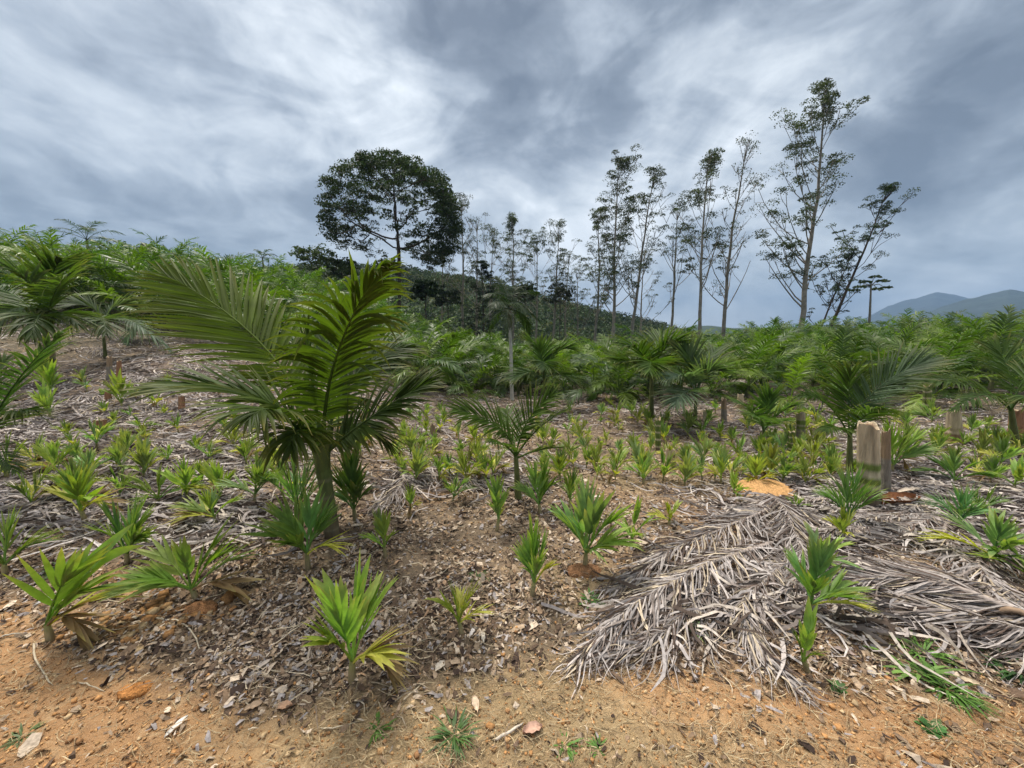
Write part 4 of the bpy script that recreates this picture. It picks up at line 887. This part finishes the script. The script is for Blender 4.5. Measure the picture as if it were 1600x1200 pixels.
dead_frond([g(1160,800), g(1250,815), g(1330,830)], 'short dead frond across the top of the grey pile', 5, 60, .38, .013, 65, 20, .05, .6, 0, .011, .04)
dead_frond([g(1700,1010), g(1590,980), g(1480,940), g(1390,925), g(1310,925)], 'long grey dead frond sweeping in from the right frame edge', 6, 130, .55, .011, 34, 6, .07, .5, .05, .019, .04)
dead_frond([g(1720,1040), g(1600,1010), g(1500,985), g(1420,960), g(1360,945)], 'lower grey dead frond with curled tips at the right edge', 7, 110, .48, .011, 44, 10, .05, 1.3, .0, .014, .03)
dead_frond([g(1660,960), g(1560,935), g(1450,915), g(1350,915)], 'upper dark grey frond under the long one at the right edge', 8, 90, .46, .011, 30, 8, .03, .5, .0, .012, .02)
dead_frond([g(1130,900), g(1090,950), g(1040,1000), g(960,1035)], 'thin dead frond lying under the lower left of the grey pile', 9, 80, .40, .010, 50, 8, .01, .7, 0, .009, .015)
def dead_scatter():
    rng = np.random.default_rng(71)
    def sc(n, box, label, group, ll=.42):
        for i in range(n):
            px, py = rng.uniform(box[0], box[1]), rng.uniform(box[2], box[3]); B = G(px, py); az = rng.normal(0, .5) + (np.pi if rng.random() < .5 else 0); L = rng.uniform(.8, 1.5)
            c = rng.normal(0, .35); P = [B[:2] + np.array([math.cos(az+c*t), math.sin(az+c*t)])*L*t for t in np.linspace(0, 1, 5)]
            dead_frond(P, label, 1000+int(rng.integers(1e6)), 46, ll*rng.uniform(.6, 1), .014, 60, 16, .03, .6, .05, .014, .03, group)
    sc(34, (-20, 470, 640, 800), 'grey dead frond lying among others on the mulch in the left middle ground', 'dead fronds on the left mulch')
    sc(24, (0, 420, 520, 650), 'weathered dead frond lying on the upper left slope', 'dead fronds on the upper left slope', .5)
    sc(26, (1270, 1620, 660, 860), 'grey dead frond lying among others around the stumps at right', 'dead fronds on the right mulch')
    sc(9, (540, 780, 640, 770), 'grey dead frond lying between the two foreground palms', 'dead fronds between the foreground palms')
    sc(10, (900, 1250, 620, 700), 'faint dead frond lying before the right palm stand', 'far dead fronds')
dead_scatter()

# ------------------------------------------------------------------ ground stuff
def sample_ground(rng, n, rmin, rmax, p=1.0, umax=2.0):
    r = rmin*(rmax/rmin)**(rng.random(n)**p); u = rng.uniform(-umax, umax, n); return u*r, r
def chips():
    rng = np.random.default_rng(81); x, y = sample_ground(rng, 250000, .85, 14, 1.12); li, mu, orr = regions(x, y)
    k = rng.random(len(x)) < li*(.35 + .65*sstep(.3, .62, fbm(x*3, y*3, 3, 14))); x, y = x[k], y[k]; n = len(x)
    big = rng.random(n) < .14; L = rng.uniform(.012, .042, n)*np.where(big, 2.0, 1)*(1+np.clip(y-2.5, 0, 12)*.10); Wd = L*rng.uniform(.18, .6, n)
    az = rng.uniform(0, 2*np.pi, n); ti = rng.normal(0, .30, n); ro = rng.normal(0, .38, n)
    d = np.stack([np.cos(az)*np.cos(ti), np.sin(az)*np.cos(ti), np.sin(ti)], -1); s = nrm(np.cross(d, np.array([0, 0, 1.]))); nn = np.cross(s, d)
    s = s*np.cos(ro)[:, None] + nn*np.sin(ro)[:, None]; nn = np.cross(s, d)
    P = np.stack([x, y, Hd(x, y) + rng.uniform(.002, .016, n)], -1); cu = rng.normal(.12, .15, n)[:, None]*L[:, None]
    V = []
    for a, b, up, j in ((-.5, -.35, 1, 0), (-.5, .35, 1, 1), (0, -.5, 0, 2), (0, .5, 0, 3), (.5, -.2, 1, 4), (.5, .2, 1, 5)):
        V.append(P + d*(a*L*rng.uniform(.7, 1.2, n))[:, None] + s*(b*Wd*rng.uniform(.6, 1.3, n))[:, None] - nn*(cu*up))
    V = np.stack(V, 1); idx = np.arange(n*6).reshape(n, 6); f = np.concatenate([idx[:, [0, 1, 3, 2]], idx[:, [2, 3, 5, 4]]])
    pal = np.array([[.055, .038, .03], [.11, .075, .052], [.19, .13, .085], [.30, .22, .15], [.46, .37, .28], [.30, .265, .25], [.36, .23, .14]])
    c = pal[rng.choice(7, n, p=[.14, .17, .20, .19, .14, .13, .03])]*rng.uniform(.8, 1.25, (n, 1))
    mb = MB(); mb.add(V.reshape(-1, 3), f, np.repeat(c, 6, axis=0)); tag(mb.build('leaf_litter', M_LITTER, smooth=False), 'dry brown chips of leaves and bark strewn over the clearing', 'leaf litter', kind='stuff'); print('chips', n)
chips()
def strands(name, n, rmin, rmax, which, Lr, w, pal, seed, label, up=.02, curl=1.2, SG=5, mat=M_DEAD):
    rng = np.random.default_rng(seed); x, y = sample_ground(rng, n, rmin, rmax); li, mu, orr = regions(x, y); wgt = {'mulch': mu, 'orange': np.clip(.25+orr, 0, 1), 'litter': li}[which]
    k = rng.random(n) < wgt*(.3+.7*sstep(.35, .6, fbm(x*1.7, y*1.7, 3, seed))); x, y = x[k], y[k]; n = len(x)
    an = rng.normal(0, .8, n) + np.pi*rng.integers(0, 2, n); kk = rng.normal(0, curl, n); L = rng.uniform(*Lr, n); q = np.stack([x, y], -1); Q = []; A = []
    z0 = rng.uniform(.003, up, n)*1.0; ph = rng.uniform(0, 6.3, n)
    for j in range(SG+1):
        t = j/SG; a = an + kk*t; Q.append(np.c_[q, Hd(q[:, 0], q[:, 1]) + z0 + up*.5*np.sin(ph+3*t)**2]); A.append(a); q = q + np.stack([np.cos(a), np.sin(a)], -1)*(L/SG)[:, None]
    Q = np.stack(Q, 1); A = np.stack(A, 1); ts = np.linspace(0, 1, SG+1); ww = (w*rng.uniform(.6, 1.4, n)*(1+np.clip(y-3, 0, 12)*.06))[:, None]*np.clip(1-ts**3, .15, 1)[None]*.5; ro = rng.normal(0, .8, (n, 1))
    Wv = np.stack([-np.sin(A)*np.cos(ro)*ww, np.cos(A)*np.cos(ro)*ww, np.sin(ro)*ww], -1); pal = np.array(pal); c = pal[rng.integers(0, len(pal), n)]*rng.uniform(.75, 1.25, (n, 1))
    mb = MB(); strip(mb, Q, Wv, c); tag(mb.build(name, mat), label, name.replace('_', ' '), kind='stuff'); print(name, n)
strands('frond_mulch', 110000, 1.6, 22, 'mulch', (.10, .42), .016, [(.46, .41, .38), (.34, .295, .275), (.21, .175, .155), (.10, .075, .06), (.52, .45, .38)], 91, 'shredded grey frond leaflets matted over the slopes', .05, 1.3)
strands('dry_grass', 30000, .9, 5, 'orange', (.02, .10), .0022, [(.42, .33, .20), (.32, .24, .14), (.24, .17, .10)], 92, 'fine dry straw scattered on the orange soil', .012, 1.2, 4, M_LITTER)
strands('straw', 9000, 1.2, 7, 'litter', (.04, .16), .004, [(.45, .37, .26), (.33, .26, .18), (.2, .15, .11)], 93, 'pale thin straws among the brown leaf litter', .025, .9, 4, M_LITTER)
def clods():
    rng = np.random.default_rng(95); x, y = sample_ground(rng, 50000, .85, 4.5); li, mu, orr = regions(x, y); k = rng.random(len(x)) < .15+.6*orr; x, y = x[k], y[k]; ns = len(x); bc = G(225, 972); xb = bc[0] + rng.normal(0, .17, 420); yb = bc[1] + rng.normal(0, .07, 420)
    x = np.r_[x, xb]; y = np.r_[y, yb]; n = len(x); r = rng.gamma(1.5, .0018, n) + .0015; r[ns:] = rng.gamma(2, .0045, 420) + .004; V0 = np.array([[-1,-1,-1],[1,-1,-1],[1,1,-1],[-1,1,-1],[-1,-1,1],[1,-1,1],[1,1,1],[-1,1,1]])*.62
    V = V0[None]*(1+rng.normal(0, .22, (n, 8, 3))); a = rng.uniform(0, 6.28, n); ca, sa = np.cos(a)[:, None], np.sin(a)[:, None]
    V = np.stack([V[..., 0]*ca-V[..., 1]*sa, V[..., 0]*sa+V[..., 1]*ca, V[..., 2]*.7], -1)*r[:, None, None] + np.stack([x, y, Hd(x, y)+r*.3], -1)[:, None]
    fc = np.array([[0,3,2,1],[4,5,6,7],[0,1,5,4],[1,2,6,5],[2,3,7,6],[3,0,4,7]]); f = (np.arange(n)*8)[:, None, None] + fc
    pal = np.array([[.42, .22, .09], [.44, .26, .12], [.28, .15, .07], [.45, .32, .18]]); c = pal[rng.integers(0, 4, n)]*rng.uniform(.8, 1.2, (n, 1)); c[ns:] *= .72
    mb = MB(); mb.add(V.reshape(-1, 3), f, np.repeat(c, 8, axis=0)); tag(mb.build('soil_crumbs', M_LITTER), 'crumbs and small lumps of orange clay', 'soil crumbs', kind='stuff')
clods()

# ------------------------------------------------------------------ single small things on the ground
def stick(px0, py0, px1, py1, label, r=.006, col=(.50, .42, .30), name='twig', bend=.03, cat='twig', lift=.01, seed=0, flat=1.0):
    rng = np.random.default_rng(seed+500); A, B_ = G(px0, py0), G(px1, py1); t = np.linspace(0, 1, 9)[:, None]; P = A + (B_-A)*t; L = np.linalg.norm(B_-A)
    side = nrm(np.cross(B_-A, [0, 0, 1.])); P = P + side*np.sin(t*np.pi)*bend*L*rng.choice([-1, 1]) + rng.normal(0, .006, P.shape)*L; P[:, 2] = Hd(P[:, 0], P[:, 1]) + r*.8 + lift*np.sin(t[:, 0]*np.pi)
    m = MB(); rr = r*(1.1-.5*t[:, 0]); rr[0] *= .3; rr[-1] *= .3; tube(m, P-A, rr, 7, np.array(col)*rng.uniform(.9, 1.1)); o = m.build(name, M_DEAD, None); o.location = tuple(A); tag(o, label, cat); return o
stick(52, 1005, 86, 1075, 'straight pale twig pointing down at the lower left', .0042, seed=1)
stick(233, 962, 318, 1024, 'crooked pale twig on the brown clods right of the leaning seedling', .0045, bend=.08, seed=2)
stick(0, 1000, 36, 992, 'short white straw at the left frame edge', .004, (.55, .5, .4), seed=3)
stick(634, 1050, 640, 978, 'thin pale stalk lying between the two middle foreground seedlings', .003, seed=4)
stick(500, 1138, 562, 1128, 'thin curved straw at the bottom left of centre', .003, bend=.15, seed=5)
stick(122, 1068, 165, 1082, 'faint straw left of the orange clod', .003, seed=6)
stick(1120, 828, 1124, 872, 'short stalk standing out at the left end of the grey pile', .005, seed=7, lift=.03)
stick(770, 1158, 818, 1130, 'curled white strip of dry leaf at the bottom centre', .006, (.6, .52, .42), bend=.12, seed=8)
stick(1155, 787, 1232, 800, 'hollow grey stalk end lying on top of the grey frond pile', .018, (.36, .32, .28), 'dead_stalk', .02, 'stalk', .01, 9)
stick(1262, 802, 1322, 802, 'grey stalk between the frond pile and the dark shaggy seedling', .015, (.33, .29, .24), 'dead_stalk', .02, 'stalk', .01, 10)
stick(1345, 838, 1440, 860, 'long grey stalk lying right of the yellowish blotched seedling', .016, (.38, .34, .29), 'dead_stalk', .04, 'stalk', .01, 11)
stick(1385, 810, 1500, 832, 'thin pale stalk lying below the brown curled sheath', .014, (.42, .37, .30), 'dead_stalk', .05, 'stalk', .02, 12)
stick(1330, 830, 1362, 822, 'short dark stalk next to the white blotched leaf', .016, (.22, .2, .2), 'dead_stalk', .05, 'stalk', .01, 13)
stick(1535, 965, 1640, 1000, 'thick brown stalk resting on the long frond at the right edge', .018, (.26, .18, .12), 'dead_stalk', .02, 'stalk', .08, 14)
stick(1425, 742, 1475, 746, 'flat grey stalk behind the banded stump', .018, (.40, .36, .31), 'dead_stalk', .02, 'stalk', .01, 15)
stick(0, 815, 105, 806, 'long pale grey stalk lying at the left edge', .016, (.45, .40, .38), 'dead_stalk', .03, 'stalk', .02, 16)
stick(520, 775, 582, 752, 'pale stalk lying right of the large palm stem', .018, (.5, .45, .38), 'dead_stalk', .02, 'stalk', .01, 17)
stick(612, 755, 655, 748, 'dark stalk lying under the seedlings right of the large palm', .014, (.12, .10, .08), 'dead_stalk', .02, 'stalk', .01, 18)
stick(1440, 712, 1500, 706, 'pale stalk lying on the mulch before the split stump', .016, (.46, .42, .36), 'dead_stalk', .02, 'stalk', .01, 19)

def bark_piece(px, py, L, W, az, label, seed, col=(.5, .4, .3), name='bark_piece', cat='bark', curl=.5, arch=.25, mat=None, lift=.008):
    rng = np.random.default_rng(seed); B = G(px, py); B[2] = float(Hd(B[0], B[1])); nu, nv = 9, 5; u, v = np.meshgrid(np.linspace(-.5, .5, nu), np.linspace(-.5, .5, nv), indexing='ij')
    wp = np.clip(1-(2*np.abs(u))**3, .12, 1)*(1+.12*np.sin(u*17+seed)); x = u*L; y = v*W*wp; z = curl*W*(2*v)**2*.5 + arch*L*(.25-u**2) + lift + rng.normal(0, .002, u.shape)
    ca, sa = math.cos(az), math.sin(az); V = np.stack([x*ca-y*sa, x*sa+y*ca, z], -1); idx = np.arange(nu*nv).reshape(nu, nv); f = np.stack([idx[:-1, :-1], idx[1:, :-1], idx[1:, 1:], idx[:-1, 1:]], -1).reshape(-1, 4)
    V2 = V.copy(); V2[..., 2] += .0025; m = MB(); c = np.array(col)*rng.uniform(.85, 1.1, (nu*nv, 1)); m.add(V, f[:, ::-1], c); m.add(V2, f, c)
    o = m.build(name, mat or M_DEAD); o.location = tuple(B); return tag(o, label, cat)
bark_piece(277, 1142, .085, .022, 1.35, 'white dry leaf lying on the soil at the lower left', 1, (.62, .58, .52), 'dry_leaf', 'dry leaf')
bark_piece(743, 1106, .07, .028, 1.9, 'pale folded bark piece below the short stocky seedling', 2, (.55, .42, .3))
bark_piece(832, 1143, .08, .04, .3, 'pinkish brown bark piece at the bottom centre', 3, (.48, .30, .22))
bark_piece(688, 1045, .06, .035, 1.0, 'bleached crumpled leaf left of the short stocky seedling foot', 4, (.6, .52, .42), 'dry_leaf', 'dry leaf')
bark_piece(755, 1000, .08, .02, 1.7, 'bleached strip of bark at the right foot of the short stocky seedling', 5, (.62, .55, .46))
bark_piece(738, 992, .07, .018, 1.3, 'white curled strip touching the short stocky seedling stem', 6, (.6, .55, .52))
bark_piece(396, 1110, .07, .03, .5, 'tan bark fragment at the bottom left of centre', 7, (.42, .3, .2))
bark_piece(445, 1112, .06, .035, .2, 'reddish flat bark fragment right of the tan fragment', 8, (.45, .28, .18))
bark_piece(470, 1045, .10, .02, .9, 'long grey bark sliver in the litter left of the nearest seedling', 9, (.42, .34, .27))
bark_piece(410, 1045, .09, .02, 1.0, 'pair-forming grey sliver farther left in the litter', 10, (.45, .38, .32))
bark_piece(1318, 1022, .09, .03, -.6, 'grey-pink flat bark piece right of the nearest right seedling', 11, (.40, .31, .27))
bark_piece(1512, 1072, .07, .03, -.4, 'pale bark piece beside the grass clump at lower right', 12, (.5, .4, .28))
bark_piece(82, 962, .11, .03, 1.1, 'white withered leaf folded over the stem of the leaning seedling', 13, (.62, .58, .55), 'withered_leaf', 'dry leaf', .7, .5, None, .07)
bark_piece(1405, 792, .42, .16, .25, 'large curled red-brown leaf sheath lying right of the banded stump', 14, (.20, .085, .04), 'leaf_sheath', 'leaf sheath', .9, .1)
bark_piece(1418, 778, .36, .05, .3, 'pale strip along the upper rim of the red-brown sheath', 15, (.55, .46, .36), 'sheath_strip', 'leaf sheath', .5, .1, None, .07)
bark_piece(1400, 815, .18, .06, -.5, 'cream oval sheath scrap below the red-brown sheath', 16, (.52, .43, .30))
bark_piece(1440, 805, .14, .08, .2, 'dark hollow bark roll right of the cream scrap', 17, (.16, .11, .08))
bark_piece(1332, 832, .10, .06, .8, 'white blotched dead leaf curling beside the yellowish seedling', 18, (.6, .56, .46), 'dry_leaf', 'dry leaf', .8, .5)
bark_piece(570, 802, .12, .05, .3, 'brown curled sheath scrap at the foot of the tall recurved seedling', 19, (.18, .12, .09))
bark_piece(100, 803, .16, .07, .3, 'pale knuckle-shaped sheath scrap at the end of the long grey stalk', 20, (.46, .41, .38))
def clod(px, py, r, label, seed, col, name='soil_clod'):
    rng = np.random.default_rng(seed); B = G(px, py); n, mrg = 16, 9; th = np.linspace(0, np.pi/2*1.1, mrg); ph = np.arange(n)*2*np.pi/n; T, Ph = np.meshgrid(th, ph, indexing='ij')
    rr = r*(.75 + .6*fbm(np.cos(Ph)*2+seed, np.sin(Ph)*2+T*2, 3, seed)); V = np.stack([rr*np.sin(T)*np.cos(Ph)*1.5, rr*np.sin(T)*np.sin(Ph), rr*np.cos(T)*.5], -1); idx = np.arange(mrg*n).reshape(mrg, n); j2 = np.roll(idx, -1, 1)
    m = MB(); m.add(V, np.stack([idx[:-1], idx[1:], j2[1:], j2[:-1]], -1), np.array(col)); o = m.build(name, M_SOILC); o.location = (B[0], B[1], float(Hd(B[0], B[1]))-.004); return tag(o, label, 'soil')
M_SOILC = veg('clay_clod', .95, 0, .1, 60, .4, .1, .9, 120)
clod(212, 1082, .042, 'bright orange clay clod at the lower left', 1, (.50, .22, .07))
clod(165, 996, .035, 'brown clod behind the crooked twig', 2, (.25, .16, .09)); clod(222, 985, .045, 'largest brown clod on the little bank at left', 3, (.28, .18, .10))
clod(118, 990, .03, 'small brown clod beside the leaning seedling', 4, (.25, .15, .08)); clod(1200, 772, .22, 'low mound of bright orange soil behind the grey frond pile', 5, (.55, .31, .13), 'soil_mound')
clod(250, 970, .03, 'small ochre clod under the seedling on the orange bank', 6, (.33, .2, .1)); clod(310, 955, .06, 'red-brown earth heaped round the seedling on the orange bank', 7, (.26, .13, .06), 'soil_mound')
clod(914, 893, .07, 'red-brown earth heaped round the leafy light green seedling', 8, (.27, .14, .07), 'soil_mound')

def grass_tuft(px, py, r, h, label, seed, n=60, col=(.10, .20, .035), w=.004, broad=1.0, name='grass_tuft', cat='grass'):
    rng = np.random.default_rng(seed); B = G(px, py); B[2] = float(Hd(B[0], B[1])); az = rng.uniform(0, 6.28, n); hv = np.stack([np.cos(az), np.sin(az), 0*az], -1)
    P = hv*rng.uniform(0, r*.45, (n, 1)); L = rng.uniform(.5, 1, n)*h; el = rng.uniform(.1, .95, n); Q = []; SG = 4; q = P
    for j in range(SG+1):
        Q.append(q.copy()); e = el - j*.3; q = q + (hv*np.cos(e)[:, None] + np.array([0, 0, 1.])*np.sin(e)[:, None])*(L/SG)[:, None]
    Q = np.stack(Q, 1); Q[..., 2] = np.maximum(Q[..., 2], .004); s = np.stack([-np.sin(az), np.cos(az), 0*az], -1); ts = np.linspace(0, 1, SG+1); wp = np.clip(np.minimum(.5+2.2*ts, 1)*(1-ts**2.5), .05, 1)
    Wv = s[:, None]*(w*rng.uniform(.7, 1.3, (n, 1))*wp[None])[..., None]*broad; m = MB(); strip(m, Q, Wv, np.array(col)*rng.uniform(.7, 1.35, (n, 1)))
    o = m.build(name, M_GRASS); o.location = tuple(B); return tag(o, label, cat)
grass_tuft(710, 1152, .11, .10, 'flat green grass clump at the bottom centre', 1, 60, (.075, .145, .035))
grass_tuft(1443, 1022, .12, .12, 'green grass clump above the broad-bladed weed at right', 2, 70)
grass_tuft(1478, 1076, .12, .14, 'spreading grass clump at the lower right below the dead fronds', 3, 70, w=.006)
grass_tuft(1436, 1052, .08, .20, 'tall narrow-leaved weed between the two right grass clumps', 4, 16, (.14, .24, .05), .008, name='weed', cat='weed')
grass_tuft(1456, 1142, .045, .05, 'small rounded dark green weed at the lower right', 5, 26, (.05, .13, .03), .014, name='weed', cat='weed')
grass_tuft(1310, 1078, .035, .04, 'tiny dark weed on the bare orange patch right of centre', 6, 18, (.06, .13, .03), .01, name='weed', cat='weed')
grass_tuft(885, 1168, .06, .06, 'small grass sprig at the bottom, right of the flat clump', 7, 26)
grass_tuft(935, 1172, .06, .05, 'second faint grass sprig at the bottom right of centre', 8, 22)
grass_tuft(590, 1140, .09, .06, 'sparse grass sprig at the bottom left of the flat clump', 9, 26)
grass_tuft(100, 890, .14, .10, 'creeping green weed patch left of the dark green seedling', 10, 80, (.08, .15, .04))
grass_tuft(1072, 985, .10, .12, 'green weeds growing through the gap of the big dead frond', 11, 60, (.08, .16, .035))
grass_tuft(925, 940, .10, .06, 'small creeping weeds left of the big dead frond', 12, 60, (.06, .13, .03), .007)
grass_tuft(1592, 1052, .14, .12, 'dark green weeds at the right frame edge below the fronds', 13, 70, (.05, .11, .03), .007)
grass_tuft(35, 1152, .07, .05, 'faint green weeds at the lower left corner', 14, 30, (.10, .15, .05))
grass_tuft(1222, 875, .08, .10, 'grassy sprig beside the pale seedling in the frond pile', 15, 30)
grass_tuft(745, 905, .12, .06, 'low weeds in the brown litter behind the short stocky seedling', 16, 50, (.08, .13, .04))

# ------------------------------------------------------------------ labels that single out each repeat, read off the finished layout
ORD = ['nearest', 'second nearest', 'third nearest', 'fourth nearest', 'fifth nearest', 'sixth nearest', 'seventh nearest', 'eighth nearest', 'ninth nearest', 'tenth nearest', 'eleventh nearest', 'twelfth nearest']
def relabel(group, kind, marks, fmt='{o} {k} {d} the {m}', column=False):
    obs = [o for o in C.objects if o.get('group') == group and o.parent is None]; by = {}
    for o in obs:
        px, py = proj(o.location.x, o.location.y, o.location.z)
        if column: m = min(marks, key=lambda q: abs(q[1]-px)); d = 'below'; dist = o.location.y
        else:
            m = min(marks, key=lambda q: math.hypot(q[1]-px, (q[2]-py)*2)); dx, dy = px-m[1], (py-m[2])*2; dist = math.hypot(dx, dy)
            d = ('right of' if dx > 0 else 'left of') if abs(dx) > abs(dy) else ('in front of' if dy > 0 else 'behind')
        by.setdefault((m[0], d), []).append((dist, o))
    for (m, d), L in by.items():
        for i, (_, o) in enumerate(sorted(L, key=lambda q: q[0])):
            n = ORD[i] if i < len(ORD) else '%dth nearest' % (i+1); o['label'] = fmt.format(o=n, k=kind, d=d, m=m)
LM = [('mid-size palm', 808, 780), ('banded stump', 1357, 790), ('tall ringed stump', 1251, 700), ('pale rounded stump', 1047, 728), ('thin green ringed stump', 1028, 706), ('pale split stump', 1491, 694),
      ('slim yellow-green stump', 1449, 652), ('reddish stump at the right edge', 1590, 690), ('large palm stem', 516, 850), ('squat brown stump', 157, 680), ('short stem by the slim orange stem', 169, 628), ('short reddish stump', 284, 644),
      ('thin greyish stump', 676, 697), ('small palm with upright fan', 1193, 700), ('broad-fronded palm', 1327, 745), ('orange soil mound', 1200, 772), ('silvery palm', 1085, 668), ('clump-forming palm', 1018, 655), ('thin pale stem behind the large palm', 574, 655),
      ('dark-based seedling before the bed', 1005, 757), ('two-leaved pale seedling', 90, 725), ('small feathery seedling', 327, 722), ('compact dark green seedling', 1492, 758), ('tall pale-trunked palm', 800, 625)]
for gname, k in (('seedlings in the dense bed', 'yellow-green seedling'), ('seedlings between the two foreground palms', 'small green seedling'), ('seedlings around the ringed stumps', 'small leafy seedling'), ('seedlings on the right mulch', 'small mulch seedling'),
                 ('seedlings on the left mulch slope', 'small slope seedling'), ('seedlings on the near left mulch', 'leafy mulch seedling'), ('seedlings behind the large palm', 'small far seedling'), ('far seedlings before the palm stand', 'tiny far seedling')): relabel(gname, k, LM)
for gname, k in (('dead fronds on the left mulch', 'grey dead frond'), ('dead fronds on the upper left slope', 'weathered dead frond'), ('dead fronds on the right mulch', 'grey dead frond'), ('dead fronds between the foreground palms', 'fallen grey frond'), ('far dead fronds', 'faint dead frond')): relabel(gname, k, LM)
TM = [('tall tree with pale lower trunk', 960), ('thin tree leaning right', 995), ('narrow leafy tree', 925), ('sparse thin tree', 1050), ('left tree of the taller pair', 1097), ('right tree of the taller pair', 1130), ('tallest thin tree', 1250), ('right-leaning tree', 1292),
      ('umbrella-shaped small tree', 1359), ('umbrella tree trunk', 623), ('very dark bush', 665), ('bare thin tree', 743), ('tall pale-trunked palm', 797), ('round-topped thin tree', 836), ('forked flat-topped tree', 866), ('airy rounded skyline tree', 492), ('skyline palm silhouette', 410),
      ('highest left skyline palm', 135), ('round treetop on the left skyline', 235), ('large palm left frond', 330), ('left frame edge', 10), ('blue mountain peak', 1440), ('near ridge top', 1550), ('right frame edge', 1600)]
relabel('palms on the left hillside', 'hillside palm', TM, '{k} below the {m}, {o} of its column', True)
relabel('palms in the middle stand', 'middle stand palm', TM, '{k} below the {m}, {o} of its column', True)
relabel('palms in the right stand', 'right stand palm', TM, '{k} below the {m}, {o} of its column', True)
for o in C.objects:
    if o.get('label') and len(o['label'].split()) > 16: print('LONG', o['label'])
# ------------------------------------------------------------------ haze
def haze():
    m, nt, N, L = mat_base('haze_air'); out = N('ShaderNodeOutputMaterial'); v = N('ShaderNodeVolumePrincipled'); L(v.outputs[0], out.inputs['Volume'])
    v.inputs['Color'].default_value = (.33, .50, .76, 1); v.inputs['Density'].default_value = .00026; v.inputs['Anisotropy'].default_value = .0
    x, y0, y1, z0, z1 = 4800, -3200, 4200, -40, 360
    V = np.array([[-x,y0,z0],[x,y0,z0],[x,y1,z0],[-x,y1,z0],[-x,y0,z1],[x,y0,z1],[x,y1,z1],[-x,y1,z1]], float)
    mb = MB(); mb.add(V, [[0,3,2,1],[4,5,6,7],[0,1,5,4],[1,2,6,5],[2,3,7,6],[3,0,4,7]], (1, 1, 1)); o = mb.build('haze', m, smooth=False); tag(o, 'thin bluish haze in the air over the valley', 'haze', kind='stuff')
haze()
